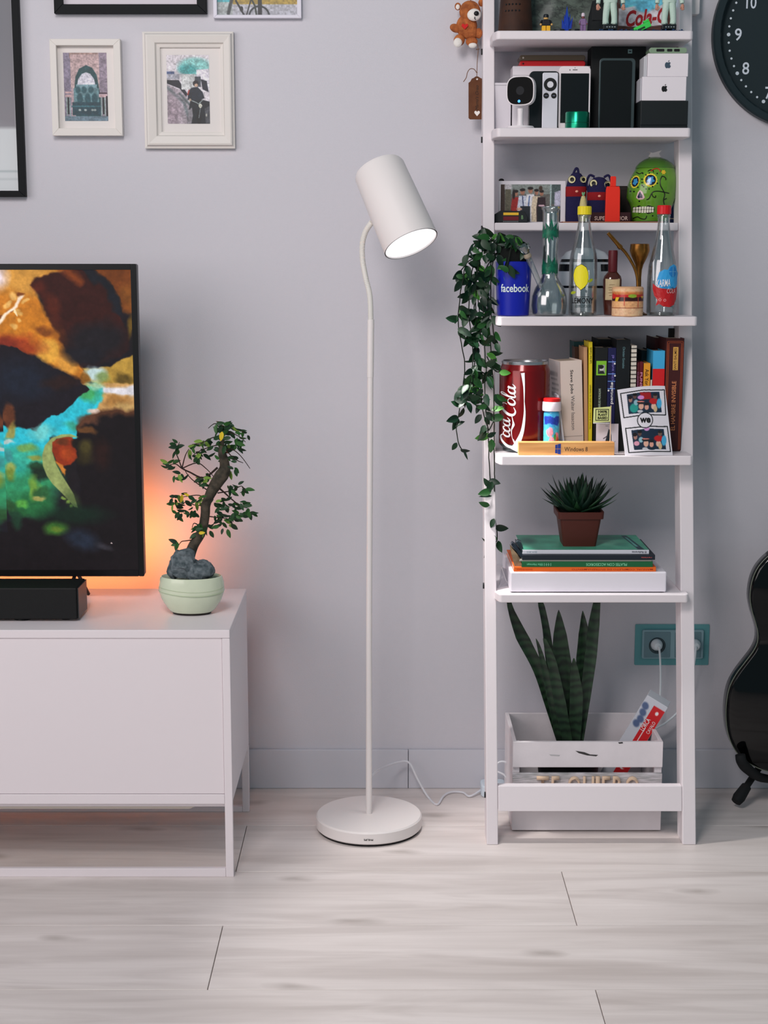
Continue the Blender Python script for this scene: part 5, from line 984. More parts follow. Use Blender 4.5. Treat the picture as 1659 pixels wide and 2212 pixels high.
# whisky
Y=-.235; k=ks(S,Y); t=on('liquor_bottle','small brown liquor bottle with a dark red wax neck and a cream label','bottle',1321,S,Y); q=lambda py:hh(py,Y,S)
bm=N(); lathe(bm,[(0,.001),(16*k,.001),(17*k,.003),(20*k,q(640)),(20.5*k,q(605)),(18*k,q(597)),(11*k,q(589)),(9*k,q(586))],36,sy=.75); obj('body',bm,mat((70,34,26),.1,coat=.6),t,smooth=True)
bm=N(); lathe(bm,[(9.5*k,q(588)),(10*k,q(586)),(10*k,q(544)),(9*k,q(541)),(0,q(541))],24); obj('wax_neck',bm,mat((84,26,32),.5),t,smooth=True)
rr=20.3*k
bm=N(); th=np.linspace(-.9,.75,14); A=[bm.verts.new((rr*1.01*math.sin(a),-.75*rr*1.03*math.cos(a),q(648))) for a in th]; B=[bm.verts.new((rr*1.03*math.sin(a),-.75*rr*1.05*math.cos(a),q(603)-.0008*math.cos(a*3))) for a in th]
for i in range(13): bm.faces.new([A[i],A[i+1],B[i+1],B[i]])
obj('paper_label',bm,mat((196,178,140),.8,rgb2=(176,158,124),vs=60),t)
for py,w_ in ((615,12),(621,16),(626,14),(632,16),(638,12)): slab(t,'label_line',(-3-w_/2)*k,(-3+w_/2)*k,-.75*rr*1.05-.0006,-.75*rr*1.05-.0002,q(py)-.0003,q(py)+.0003,mat((120,96,70),.8),bevel=0)
# gourd & bombilla
Y=-.215; k=ks(S,Y); t=on('brass_mate_cup','tall brass goblet for herbal tea behind the burger-printed tin','cup',1378,S,Y); q=lambda py:hh(py,Y,S); br_=mat((150,104,48),.3,.85,rgb2=(104,70,34),vs=30)
bm=N(); lathe(bm,[(0,0),(20*k,0),(20*k,.002),(12*k,.006),(6*k,.015),(5*k,q(600)),(6*k,q(583)),(9*k,q(572)),(17*k,q(555)),(21.5*k,q(542)),(20*k,q(528)),(18.5*k,q(527)),(19*k,q(540)),(8*k,q(565)),(0,q(570))],32); obj('goblet',bm,br_,t,smooth=True)
L0=Vector(t.location); t2=thing('metal_straw','brass drinking straw leaning left against the brass goblet','straw',L0+Vector((-.004,-.03,0)))
pp=[P(a,b,Y-.03)-Vector(t2.location) for a,b in ((1379,679),(1378,620),(1376,596),(1368,573),(1352,547),(1338,532),(1313,503))]
obj('stem',tube(N(),smoothpts(pp[:6],6),[3.6*k,3.6*k,3.2*k,3.2*k,3.4*k],12),br_,t2,smooth=True); obj('mouthpiece',tube(N(),[pp[5],pp[6]],[4.6*k,3.8*k],12),br_,t2,smooth=True); obj('collar',tube(N(),[pp[4].lerp(pp[5],.75),pp[5]+(pp[5]-pp[4])*.1],5.4*k,12),br_,t2,smooth=True)
# burger tin
Y=-.280; k=ks(S,Y); t=on('burger_tin','short round tin printed as a cut-open hamburger','tin',1354.5,S,Y); q=lambda py:hh(py,Y,S); R0=33.5*k
bm=N(); lathe(bm,[(0,0),(R0-.001,0),(R0,.001),(R0,q(622)),(R0-.002,q(619.5)),(0,q(619))],48); obj('tin',bm,mat((206,160,120),.3),t,smooth=True)
cv=Canvas(np.linspace(0,100,120),np.linspace(0,62,76),(214,160,112)); cv.rect(0,100,0,8,(222,176,134),soft=6); cv.rect(0,100,8,15,(190,110,60),soft=5); cv.rect(0,100,14,22,(170,34,30),soft=2); cv.rect(0,100,20,30,(52,22,20),soft=2); cv.ell(56,17,10,4,(130,160,50)); cv.ell(8,18,8,6,(190,40,34)); cv.poly([(16,20),(26,20),(20,34),(14,30)],(226,178,50)); cv.poly([(78,17),(92,18),(84,24)],(226,178,50)); cv.rect(0,100,29,43,(214,158,110),soft=2); cv.line([(0,44.5),(100,44.5)],1.4,(110,40,34)); cv.rect(0,100,46,62,(216,172,134),soft=1)
for x in (38,70): cv.line([(x,18),(x,34+x/9)],2.4,(190,70,50),.8)
cv.ell(92,58,1.6,1.6,(20,20,20),soft=.3); cv.speck(.15,4,2)
cv.mesh('print',lambda U,V:((R0+.0004)*np.sin((U-.5)*2.9),-(R0+.0004)*np.cos((U-.5)*2.9),q(623)+(.0015-q(623))*V),t,rough=.25)
# karma bottle
t,k,q=soda(1428,'clear glass cola bottle with a red cap and a blue and red painted print',(196,26,32),-.252,[(682,28),(676,32),(640,32.5),(600,32),(575,30),(555,26),(535,21),(515,17),(495,14),(476,12.5),(468,13.5),(463,12)],(444,463))
r3=32.5*k; blob=lambda pts:[(a*k,q(b)) for a,b in pts]
wrapdecal(t,blob([(-17,606),(-12,588),(-2,582),(6,583),(10,576),(20,571),(28,575),(32,584),(40,590),(36,604),(38,614),(28,622),(10,624),(-8,622),(-18,616)]),(56,150,206),r3); wrapdecal(t,blob(ellp(18,587,10,11,20)),(40,120,186),r3,.0010)
for a,b,c_,d_ in ((18,577,18,597),(9,587,27,587)): wrapdecal(t,blob([(a-.5,b-.5),(c_+.5,b-.5),(c_+.5,d_+.5),(a-.5,d_+.5)]),(120,190,226),r3,.0013)
wrapdecal(t,blob([(-26,612),(-16,620),(-6,623),(12,624),(34,620),(36,630),(32,646),(24,658),(12,663),(-2,661),(-10,656),(-18,660),(-14,648),(-22,638),(-26,624)]),(176,34,38),r3,.0008)
for a,b in ((-9,647),(1,648)): wrapdecal(t,blob(ellp(a,b,3.2,3.2,14)),(206,120,120),r3,.0012); wrapdecal(t,blob(ellp(a,b,1.4,1.4,10)),(176,34,38),r3,.0015)
put_text(t,'KARMA',30*k,15*k,-3*k,-r3,q(611),(228,232,238),bold=.01,wrap=(0,0,r3+.0016),rot=.05,shear=.2); put_text(t,'COLA',22*k,10*k,16*k,-r3,q(628),(222,170,170),wrap=(0,0,r3+.0014),shear=.2)
for a,b in ((-28,-24),): wrapdecal(t,blob([(a,568),(b,560),(b+1,606),(a+2,606)]),(200,205,210),r3,.0008)
# ---------------------------------------------------------------- trailing plant
kt=kk(-.25,1.1); PL0=Vector((xof(1090,-.255,SZ['S3']+.12),-.255,SZ['S3']+.115))
tp_=thing('trailing_plant','long trailing green vine spilling left from the blue pot down past two shelves','plant',PL0)
vines=[[(1088,545,-.26),(1055,515,-.28),(1022,530,-.28),(1006,575),(994,640),(990,700),(1000,760),(1004,800),(998,850),(990,900),(986,930),(990,955),(1001,975)],
[(1092,542,-.25),(1062,518,-.27),(1036,560),(1028,640),(1030,720),(1035,800),(1040,860),(1046,900),(1056,930)],
[(1092,545,-.25),(1070,528,-.27),(1056,600),(1053,660),(1058,720),(1062,780),(1066,830),(1067,900),(1068,1000),(1068,1060),(1069,1110),(1074,1160),(1070,1172),(1060,1178)],
[(1082,542,-.25),(1042,525,-.26),(1017,600),(1013,680),(1022,760),(1015,830),(1004,880)],
[(1095,545,-.27),(1104,512,-.28),(1125,524,-.29),(1138,540,-.29)],[(1098,545,-.27),(1108,522,-.29),(1098,560,-.30),(1094,590,-.305)],
[(1084,542,-.24),(1048,535,-.26),(1028,600),(1040,700),(1050,790),(1047,850),(1054,930),(1057,1000),(1060,1070),(1062,1120)],
[(1090,545,-.25),(1066,560,-.29),(1060,640),(1064,700),(1068,740)],[(1085,545,-.25),(1050,500,-.25),(1043,490,-.24)],[(1085,545,-.25),(1020,560,-.27),(1000,580),(985,600)],
[(1090,540,-.25),(1076,505,-.26),(1092,508,-.26)],[(1078,540,-.26),(1040,600),(1044,680),(1028,760),(1022,840),(1030,880)],[(1052,770),(1068,800),(1080,803)],[(1056,930),(1072,900),(1082,895)]]
vm=mat((22,30,22),.7); V=[]
for i,v in enumerate(vines):
    pts=smoothpts([P(a[0],a[1],(a[2] if len(a)>2 else -.262+.012*math.sin(i*2+j)))-PL0 for j,a in enumerate(v)],6)
    pts=[p_+Vector((.002*mn.noise((p_.z*40,i,0)),0,0)) for p_ in pts]
    obj('stem',tube(N(),pts,1.25*kt,5),vm,tp_,smooth=True); V.append(pts)
tl=[leaf_mesh(28*kt,15*kt,m_,n=6) for m_ in (mat((22,50,30),.4),mat((34,76,36),.4),mat((16,38,26),.4),mat((66,118,50),.4))]; tl+= [leaf_mesh(29*kt,6*kt,mat((24,46,34),.45),n=5)]
def zpx(z): # height to photo row on the vine plane
    return z
total=0
for _ in range(2000):
    if total>=276: break
    i=RNG.choice(len(V),p=np.array([.15,.15,.15,.13,.03,.02,.12,.06,.02,.03,.01,.13,0,0])/1.0); pts=V[i]; j=RNG.randint(4,len(pts)); p_=pts[j]
    row=p_.z
    z_px=(zof(900,-.255)-PL0.z)
    if row<z_px and RNG.rand()>.30: continue
    side=RNG.choice([-1,1]); off=RNG.uniform(0,5)*kt
    ang=RNG.choice([-PI/2+side*RNG.uniform(.15,1.0),PI/2+side*RNG.uniform(.9,1.9)],p=[.75,.25])
    put_leaf(tp_,tl[RNG.choice(5,p=[.42,.20,.24,.04,.10])],p_+Vector((side*off,RNG.uniform(-.012,.006),0)),ang,RNG.uniform(-.1,.6),RNG.uniform(-.9,.9),RNG.uniform(.7,1.15)); total+=1
for a,b,an,s_,mi in ((1090,590,-.9,1.3,3),(1108,560,-2.6,1.4,1),(1108,555,-1.0,1.2,1),(1112,578,-1.1,1.0,3),(1063,572,-1.9,1.5,1),(1020,625,-.9,1.0,3),(1043,545,-2.4,1.,1),(1040,530,1.45,1.3,0),(1098,515,-.1,1.1,2),(1078,805,.0,.9,3),(1058,938,-2.8,1.2,3),(1062,948,-1.6,1.1,1),(1088,900,3.3,1.2,1),(1068,1120,-2.,.8,0),(1073,1166,2.4,.6,1),(1060,1178,2.5,.9,4),(1060,1178,-2.1,1.1,4),(1062,1060,-2.9,1.1,1),(1060,1052,2.3,.9,0),(1058,1092,2.9,.9,1),(1001,970,-1.2,.9,4),(1064,1040,-2.,1.,0)):
    put_leaf(tp_,tl[mi],P(a,b,-.285 if a>1070 and b<620 else -.272)-PL0,an,.15,RNG.uniform(-.4,.4),s_)
# ---------------------------------------------------------------- fifth shelf
S='S4'
Y=-.221; k=ks(S,Y); t=on('cola_can','large red cola can money bank with white script lettering and silver rims','can',1131,S,Y); q=lambda py:hh(py,Y,S); R0=54*k
al=mat((170,174,178),.25,.9)
bm=N(); lathe(bm,[(0,0),(44*k,0),(45*k,.002),(45*k,.007),(51*k,.0125),(R0,.018)],48,cap=False); obj('bottom_rim',bm,mat((96,104,106),.3,.8),t,smooth=True)
bm=N(); lathe(bm,[(R0-.0005,.0178),(R0,.020),(R0,q(800)),(R0-.001,q(797)),(49*k,q(786))],56,cap=False); obj('body',bm,mat((104,10,15),.22,.2,coat=.4),t,smooth=True,ang=60)
bm=N(); lathe(bm,[(49*k,q(786)),(49.5*k,q(783)),(49.5*k,q(780)),(47.5*k,q(778.5)),(46*k,q(781)),(45*k,q(785)),(0,q(785))],48,cap=False); obj('lid',bm,al,t,smooth=True)
rw=(214,214,220); cxp=1131
def stroke(pts,w,name='script_stroke'):
    """brush stroke given in photo px on the can, w = widths px"""
    sp_=smoothpts([(a,b,0) for a,b in pts],7); n=len(sp_); ws=np.interp(np.linspace(0,1,n),np.linspace(0,1,len(w)),w)*(1 if name!='script_stroke' else .72); A=[];B=[]; bm=N()
    for i,p_ in enumerate(sp_):
        d_=(sp_[min(i+1,n-1)]-sp_[max(i-1,0)]); d_.z=0; d_=d_.normalized() if d_.length>0 else Vector((1,0,0)); nn_=Vector((-d_.y,d_.x,0))*ws[i]/2
        for v_,ar in ((p_+nn_,A),(p_-nn_,B)):
            s_=max(-.985,min(.985,(v_.x-cxp)/54.)); th_=math.asin(s_); ar.append(bm.verts.new(((R0+.0007)*math.sin(th_),-(R0+.0007)*math.cos(th_),q(v_.y))))
    for i in range(n-1): bm.faces.new([A[i],A[i+1],B[i+1],B[i]])
    obj(name,bm,mat(rw,.4),t)
stroke([(1122,802),(1125,830),(1126,862),(1127,890),(1123,925),(1114,950),(1106,967)],[8,3.5,1.6,4,7,11,16],'white_swoosh')
# script letters running up the can: u = along the word (upwards), v = height of the letters (towards the left)
def uv(pts,u0,v0=0,f=1.): return [(1108.5-(v0+b*f),966-(u0+a*f+.22*b*f)) for a,b in pts]
CC=([(22,17),(23,23),(18,27),(10,25),(3,17),(1.5,9),(5,2.5),(12,.5),(19,4)],[1,1.6,2.6,4.5,6.4,6.8,5,3,1])
OO=([(7,11),(3.5,11),(1,7),(2,2.2),(6,.8),(9.5,4),(9.5,9),(6.5,11)],[1.2,2,4,4.2,2.6,1.8,1.4,1.2])
SC_=([(9,9),(7.5,11.5),(3.5,10.5),(1,6),(2.2,1.8),(6,.6),(11,4.5)],[2.6,2.2,3,4.6,4.2,2.6,1])
ST=([(10,12),(9.3,6),(10.2,1.5),(13,1.4),(16,5)],[4,4.4,4,2.4,1])
LL=([(-2,4),(4,13),(8,22),(8.5,27),(5.5,27),(3.8,19),(3.2,8),(4.6,1.5),(8,1),(11,4.5)],[1,1.3,1.6,2,2.6,4,5,4.4,2.6,1])
for (p_,w_),u0,v0,f in ((CC,2,0,1.04),(OO,25,10.5,1.15),(SC_,36,10.5,1.15),(OO,48,10.5,1.15),(ST,48,10.5,1.15),(CC,70,0,1.02),(OO,93,.5,1.35),(LL,107,.5,1.0),(OO,117,.5,1.3),(ST,117.5,.5,1.3)): stroke(uv(p_,u0,v0,f),[x*f*1.15 for x in w_],'script_stroke')
stroke(uv([(14,2),(26,6.5),(40,7.5),(52,4),(60,5),(72,8)],0),[1.4,1.2,2.5,7,3,1],'script_stroke')
# wooden block sign
Y=-.314; k=ks(S,Y); t=on('wooden_block','pale wooden block stand with a small blue window emblem and black lettering','block',1224,S,Y); q=lambda py:hh(py,Y,S)
wd=mat((214,160,100),.5,rgb2=(184,128,74),vs=22,stretch=(.25,1,3)); HB=q(956)
slab(t,'block',-104*k,103*k,0,.026,0,HB,wd,bevel=.0008)
put_text(t,'Windows 8',50*k,9.5*k,20*k,-.0004,HB*.47,(44,34,34),bold=.0)
for (a0,a1,b0,b1) in ((-25,-20,.52,.80),(-19.4,-13,.52,.86),(-25,-20,.16,.47),(-19.4,-13,.10,.47)):
    fy=lambda x,tp:0; obj('emblem_pane',prism(N(),[(a0*k,HB*b0),(a1*k,HB*(b0 if b0>.3 else b0-.03)),(a1*k,HB*(b1+.04 if b1>.6 else b1)),(a0*k,HB*b1)],-.0006,-.0001),mat((36,58,130),.5),t)
BT=SZ['S4']+HB
# flag planted in the block
t=thing('paper_flag','tiny pale yellow paper flag on a stick planted in the wooden block','flag',(xof(1318,-.300,BT),-.300,BT-.003)); q2=lambda py:zof(py,-.3)-t.location.z
obj('stick',tube(N(),[(0,0,0),(0,0,q2(876))],1.1*k,8),mat((214,186,160),.6),t,smooth=True); obj('flag',prism(N(),[(-38*k,q2(913)),(-1*k,q2(911)),(-.2*k,q2(878)),(-37.5*k,q2(881))],-.0022,-.0014),mat((206,210,140),.6),t)
fb=mat((20,20,18),.6)
for a0,a1,b0,b1 in ((-33,-5,883.4,884.8),(-33,-5,907,908.4),(-33.5,-32.1,883.4,908.4),(-6,-4.6,883.4,908.4)): slab(t,'flag_border',a0*k,a1*k,-.0028,-.0024,q2(b1),q2(b0),fb,bevel=0)
for i,(s_,w_) in enumerate((('100%',20),('PLANT',20),('BASED',21))): put_text(t,s_,w_*k,5.6*k,-18*k,-.0028,q2(889+i*6.8),(20,20,16),bold=.04,name='lettering')
slab(t,'flag_hem',-38*k,-2*k,-.0023,-.0015,q2(914.6),q2(913.0),mat((214,208,208),.6),bevel=0)
# bubble bottle (stands behind the block)
Y=-.268; k=ks(S,Y); t=on('bubble_bottle','small soap-bubble bottle with a red and white cap and a colourful sleeve','bottle',1190,S,Y); q=lambda py:hh(py,Y,S); R1=17*k
bm=N(); lathe(bm,[(0,0),(R1-.001,0),(R1,.002),(R1,q(892)),(R1-.002,q(889)),(R1-.003,q(887))],36); obj('body',bm,mat((60,150,190),.3),t,smooth=True)
bm=N(); lathe(bm,[(R1,q(888)),(20*k,q(887)),(20.5*k,q(884)),(20*k,q(869)),(19*k,q(867.5)),(0,q(867.4))],36); obj('cap',bm,mat((222,206,214),.35),t,smooth=True)
bm=N(); lathe(bm,[(18.5*k,q(867)),(18.5*k,q(861)),(16*k,q(859.5)),(0,q(859.4))],36); obj('cap_top',bm,mat((206,34,36),.35),t,smooth=True,label='red cap top')
cv=Canvas(np.linspace(0,60,80),np.linspace(0,66,80),(70,170,206)); cv.warp(2,5,3); cv.rect(0,60,0,24,(70,160,216),soft=8); cv.poly([(4,6),(20,3),(34,6),(52,4),(56,14),(44,20),(24,17),(8,18)],(40,64,160)); cv.ell(14,40,16,12,(80,200,210),soft=.6); cv.rect(0,60,52,66,(90,150,56),soft=3); cv.ell(24,32,9,8,(222,140,160),soft=.3); cv.ell(44,38,6,6,(214,120,150),soft=.4); cv.ell(29,46,7,7,(224,140,164),soft=.3); cv.ell(46,48,8,8,(190,90,70),soft=.4); cv.ell(27,54,5,4,(196,40,44),soft=.3); cv.ell(38,40,3,5,(60,140,60),soft=.4); cv.ell(10,60,6,5,(190,206,110),soft=.5); cv.speck(.2,3,8)
cv.mesh('sleeve_print',lambda U,V_:((R1+.0004)*np.sin((U-.5)*2.9),-(R1+.0004)*np.cos((U-.5)*2.9),q(893)+(.004-q(893))*V_),t,rough=.3)
Y=-.245; k=ks(S,Y); t=on('greeting_card','folded white card with a pink edge leaning right of the bubble bottle','card',1221,S,Y,ry=-.14); H=hh(852,Y,S)
slab(t,'panel',-4*k,0,-.01,.05,0,H,mat((206,206,214),.6),bevel=.0003); bm=N(); prism(bm,[(-4.5*k,0),(-4.0*k,H*.96),(-5.5*k,H*.96),(-14*k,0)],-.008,.045); obj('back_panel',bm,mat((150,130,140),.6,rgb2=(190,186,190),vs=60),t); slab(t,'pink_tab',-12*k,-5.8*k,-.006,.0,H*.86,H*.97,mat((206,110,130),.6),bevel=.0003)
# books
def book(px0,px1,top,rgb,label,Y=-.235,dep=.088,lean=0,title=None,rz=0,soft=.0008,title_col=(220,220,220),tw=None,tz=None,cut=None,text_rot=-PI/2,tbold=.01):
    S='S4'; k=ks(S,Y); xc=(px0+px1)/2; t=on('book',label,'book',xc,S,Y,'books standing on the book shelf',ry=lean,rz=rz); w_=(px1-px0)*k/2-.00025; H=hh(top,Y,S); m=mat(rgb,.5); th=min(.0016,w_*.35)
    bm=N(); prism(bm,[(-w_,0),(w_,0),(w_,dep),(w_-th,dep),(w_-th,th*1.2),(-w_+th,th*1.2),(-w_+th,dep),(-w_,dep)],0,H,'z'); obj('cover',bm,m,t,bevel=.0004)
    slab(t,'pages',-w_+th+.0001,w_-th-.0001,th*1.4,dep-.003,.002,H-.003,mat((196,186,168),.9),bevel=0)
    if title: 
        for s_,wd_,hg_,x_,z_,c_ in title: put_text(t,s_,wd_*k,hg_*k,x_*k,-.0003,hh(z_,Y,S),c_,bold=tbold,rot=text_rot)
    return t,k,H
t,k,H=book(1214,1262,779,(206,192,182),'thick cream biography with a black upright title, turned to show its front cover',lean=-.045,rz=math.radians(9),dep=.10,title=[('Steve Jobs',51,8.5,0,825,(24,22,24)),('Walter Isaacson',74,8,2,892,(110,104,104))])
slab(t,'spine_rule',-22*k,22*k,-.0004,-.0002,hh(943,-.235,'S4'),hh(942,-.235,'S4'),mat((150,136,128),.6),bevel=0)
cv=Canvas(np.linspace(0,50,40),np.linspace(0,80,90),(176,172,170)); 
for i in range(13): cv.line([(6+RNG.uniform(0,8),12+i*4.6),(34+RNG.uniform(0,12),12+i*4.6)],2.2 if i%4 else 4,(70,68,68),.7)
cv.ell(40,20,20,40,(210,202,198),.5,soft=1)
w_=48*k/2; cv.mesh('cover_print',lambda U,V_:(-w_-.0004+0*U,.098-.096*U,(H-.002)+(.004-H)*V_),t)
tb=(26,26,28)
book(1239,1270,738,(46,84,84),'tall teal hardback at the left of the book row, behind the cream biography',Y=-.085,dep=.08,lean=-.02)
book(1243,1262,749,(78,56,44),'brown hardback leaning between the teal book and the kraft paperback',Y=-.140,dep=.05,lean=-.03)
book(1262.5,1270.5,750,(176,136,100),'thin kraft-coloured paperback left of the yellow book',Y=-.232,lean=-.03)
book(1271,1279,739,(206,188,36),'thin tall yellow paperback with small black lettering',Y=-.235,lean=-.018,title=[('Luis Ivan Cuende',34,4.4,0,768,(30,28,20)),('TENGO 18 ANOS Y NI ESTUDIO NI TRABAJO',96,3.6,0,880,(60,54,24))],text_rot=PI/2)
t,k,H=book(1281,1308,751,(24,26,26),'black paperback with a green square portrait on its spine',Y=-.24,title=[('HARUKI MURAKAMI',42,5,-2,861,(160,176,160))],text_rot=PI/2)
slab(t,'green_square',-10.5*k,11*k,-.0006,-.0002,hh(811,-.24,'S4'),hh(780,-.24,'S4'),mat((120,180,50),.5),bevel=0)
cv=Canvas(np.linspace(0,14,30),np.linspace(0,18,36),(150,155,150)); cv.ell(7,7,4.5,5,(190,190,184)); cv.ell(6,4,5.5,4,(24,24,24)); cv.poly([(2,18),(4,12),(11,12),(14,18)],(30,30,30)); cv.rect(0,3,0,18,(40,42,42)); cv.mesh('portrait',flat(-7*k,8*k,hh(808,-.24,'S4'),hh(788.5,-.24,'S4'),-.0009),t)
t,k,H=book(1308.5,1326,752,(28,30,70),'deep blue paperback with glowing streaks and a white lower-case title',Y=-.24,title=[('pantalla',46,8,1.5,850,(226,226,232)),('cine autor el',54,6,1.5,795,(110,100,170))],text_rot=PI/2)
for py,px in ((782,2),(808,3),(824,-3),(840,-5)): slab(t,'streak',-8*k,8*k,-.0006,-.0002,hh(py+.7,-.24,'S4'),hh(py-.7,-.24,'S4'),mat((110,150,220),.5),bevel=0); disc(t,'spark',(px+4 if py<830 else px-1)*k,hh(py+4,-.24,'S4'),2*k,-.0004,mat((220,230,250),.5),10)
t,k,H=book(1287,1325,733,(20,24,26),'wide black hardback standing behind the blue paperback',Y=-.140,dep=.12)
t,k,H=book(1326.5,1356,734,(22,26,29),'thick black hardback with tiny grey-blue lettering, left of the ring-bound notebook',Y=-.24,title=[('Christian Gonzalez',46,5,1,773,(96,130,136))])
t=on('ring_notebook','white ring-bound notebook standing on its edge with black wire rings','notebook',1363.5,'S4',-.24); k=ks('S4',-.24); H=hh(747,-.24,'S4'); slab(t,'pages',-5*k,6*k,0,.13,0,H,mat((206,200,186),.8),bevel=0)
for i in range(22): 
    z=H-.006-i*.0098
    if z>.004: obj('wire_ring',tube(N(),[(-6.5*k,.004,z),(-5*k,-.0022,z-.0004),(6*k,-.0022,z),(7.5*k,.004,z)],.0009,6),blk,t)
book(1371,1376.5,783,(84,28,34),'thin dark red paperback right of the notebook, pale title',Y=-.236,title=[('CUADERNOS',44,3.6,0,826,(150,96,130))])
book(1377,1384.5,782,(92,24,34),'dark red paperback left of the ochre book, pink title',Y=-.24,title=[('PUNSET',46,5,0,828,(206,140,170))])
book(1385.5,1400,785,(214,148,46),'ochre paperback with a black heavy title',Y=-.24,title=[('Ask Yor Yes',52,8,0,824,(40,26,20))])
book(1401,1404.5,821,(206,190,176),'very thin cream booklet right of the ochre paperback',Y=-.24)
book(1380,1403,757,(34,60,70),'dark teal hardback standing behind the ochre paperback',Y=-.140,dep=.12)
t,k,H=book(1405,1430.5,758,(64,160,206),'hardback with a light blue upper half and a red lower half on its spine',Y=-.238)
slab(t,'red_half',-12.6*k,12.6*k,-.0006,.002,.001,hh(797,-.238,'S4'),mat((196,34,38),.5),bevel=0)
book(1408,1431,730,(62,28,30),'tall maroon hardback standing behind the blue and red book',Y=-.140,dep=.12)
t,k,H=book(1432,1471,731,(64,28,28),'wide maroon hardback with double orange border and golden title at the right end',Y=-.242,dep=.10,title=[('EL HAMBRE INVISIBLE',106,9,0,877,(206,130,86)),('SANTI BALMES',46,6,1,776,(60,30,20))],text_rot=PI/2)
oc=mat((178,84,48),.5); z_b,z_t=.004,H-.004
for o_ in (2.5,5.5):
    for a0,a1,b0,b1 in ((-19.5+o_,-18.6+o_,z_b,z_t-o_*k),(18.6-o_,19.5-o_,z_b,z_t-o_*k),(-19.5+o_,19.5-o_,z_t-o_*k-.0009,z_t-o_*k)): slab(t,'orange_border',a0*k,a1*k,-.0005,-.0002,b0,b1,oc,bevel=0)
slab(t,'name_plate',-4*k,7*k,-.00028,-.0001,hh(800,-.242,'S4'),hh(750,-.242,'S4'),mat((196,150,76),.5),bevel=0)
# white card with ink figure
Y=-.268; k=ks(S,Y); t=on('ink_card','square white card with a dark ink figure before the black book','card',1311,'S4',Y,rx=-.05); H=hh(916,Y,'S4'); slab(t,'card',-24*k,24*k,0,.0012,0,H,mat((206,200,208),.7),bevel=0)
cv=Canvas(np.linspace(0,48,60),np.linspace(0,66,80),(200,195,203)); cv.poly([(27,12),(30,14),(33,26),(34,52),(22,52),(20,40),(24,24)],(28,36,44)); cv.line([(24,28),(16,34)],2,(50,40,50)); cv.line([(31,38),(38,44),(42,40)],1.2,(120,120,124)); cv.rect(20,26,4,5.5,(120,120,120)); cv.mesh('print',flat(-23.6*k,23.6*k,.0005,H-.0005,-.0003),t)
# photo-booth card
Y=-.318; k=ks(S,Y); t=on('photo_booth_card','tilted white photo-booth card with two party pictures and a round emblem','photo card',1401,'S4',Y,ry=-.0,rx=-.05); q=lambda py:hh(py,Y,'S4')
cv=Canvas(np.linspace(1328,1456,215),np.linspace(832,985,255),(212,208,214))
def bent(x,y): return (x,y)
ink=(20,22,24)
f1=[(1338,851),(1385,843),(1432,843),(1436,897),(1390,896),(1346,903)]; cv.line(f1+[f1[0]],2.2,ink,soft=.8)
f2=[(1350,926),(1395,921),(1440,922),(1448,976),(1400,975),(1358,978)]; cv.line(f2+[f2[0]],2.2,ink,soft=.8)
p1=[(1351,853),(1386,847),(1421,847),(1427,891),(1390,892),(1356,895)]; p2=[(1362,930),(1398,926),(1432,927),(1438,971),(1400,970),(1369,972)]
for pp_,ox,oy,redbg in ((p1,0,0,True),(p2,12,80,False)):
    cv.poly(pp_,(30,44,62),soft=.8)
    if redbg: cv.poly([(1378,848),(1402,848),(1404,862),(1384,864)],(150,30,34))
    E_=lambda a,b,rx,ry,c_: cv.ell(a+ox,b+oy,rx,ry,c_,soft=.3)
    E_(1367,882,9,10,(40,140,130)) if redbg else E_(1362,878,6,5,(200,140,160)); E_(1371,870,5,6,(130,170,180)); E_(1368,857,4,5,(90,66,60)); E_(1368,853,5,3,(20,18,20)); E_(1381,859,7,4.5,(196,130,190)) if redbg else E_(1383,846,6,5,(196,140,190))
    E_(1359,864,4,6,(150,110,100)); E_(1358,859,4.5,4,(28,20,22)); E_(1382,878,5.5,7,(206,160,140)); E_(1381,870,8,3.6,(40,36,38)); E_(1381,868,8,1.3,(200,120,110)); E_(1394,880,4.5,6,(206,150,132)); E_(1394,873,5,3,(34,28,30)); E_(1409,878,5.5,7,(214,176,156)); E_(1413,884,4,7,(196,170,130)); E_(1409,867,10,6.5,(176,34,36)); E_(1412,857,4.5,5.5,(110,84,74)); E_(1412,853,5,3,(40,34,34)); E_(1421,872,5.5,11,(70,160,200)); E_(1395,889,8,3,(34,44,56)); E_(1380,889,6,3,(180,180,186))
cv.ell(1391,908,17.2,17.2,ink,soft=.08); cv.ell(1391,908,15.4,15.4,(212,208,214),soft=.08); 
def fcard(U,V_):
    px=1331+(1433-1331)*U; top=843-9*np.sin(U*PI*.62); bl=1350; brx=1453
    X=px+(bl+(brx-bl)*U-px)*V_; Yp=top+(984-top)*V_
    return ((X-1401)*k,-.006*np.sin(U*PI)-.001*V_,q(843)*0+np.vectorize(lambda v:q(v))(Yp))
# sheet backing with thickness, then the print on it
nx_,ny_=20,12; bm=N(); Ug,Vg=np.meshgrid(np.linspace(0,1,nx_),np.linspace(0,1,ny_)); fx,fy_,fz=fcard(Ug,Vg); G=[[bm.verts.new((fx[j][i],fy_[j][i]+.0006,fz[j][i])) for i in range(nx_)] for j in range(ny_)]; G2=[[bm.verts.new((fx[j][i],fy_[j][i]+.0012,fz[j][i])) for i in range(nx_)] for j in range(ny_)]
for j in range(ny_-1):
    for i in range(nx_-1): bm.faces.new([G[j][i],G[j][i+1],G[j+1][i+1],G[j+1][i]]); bm.faces.new([G2[j][i],G2[j+1][i],G2[j+1][i+1],G2[j][i+1]])
obj('card',bm,mat((212,208,214),.5),t)
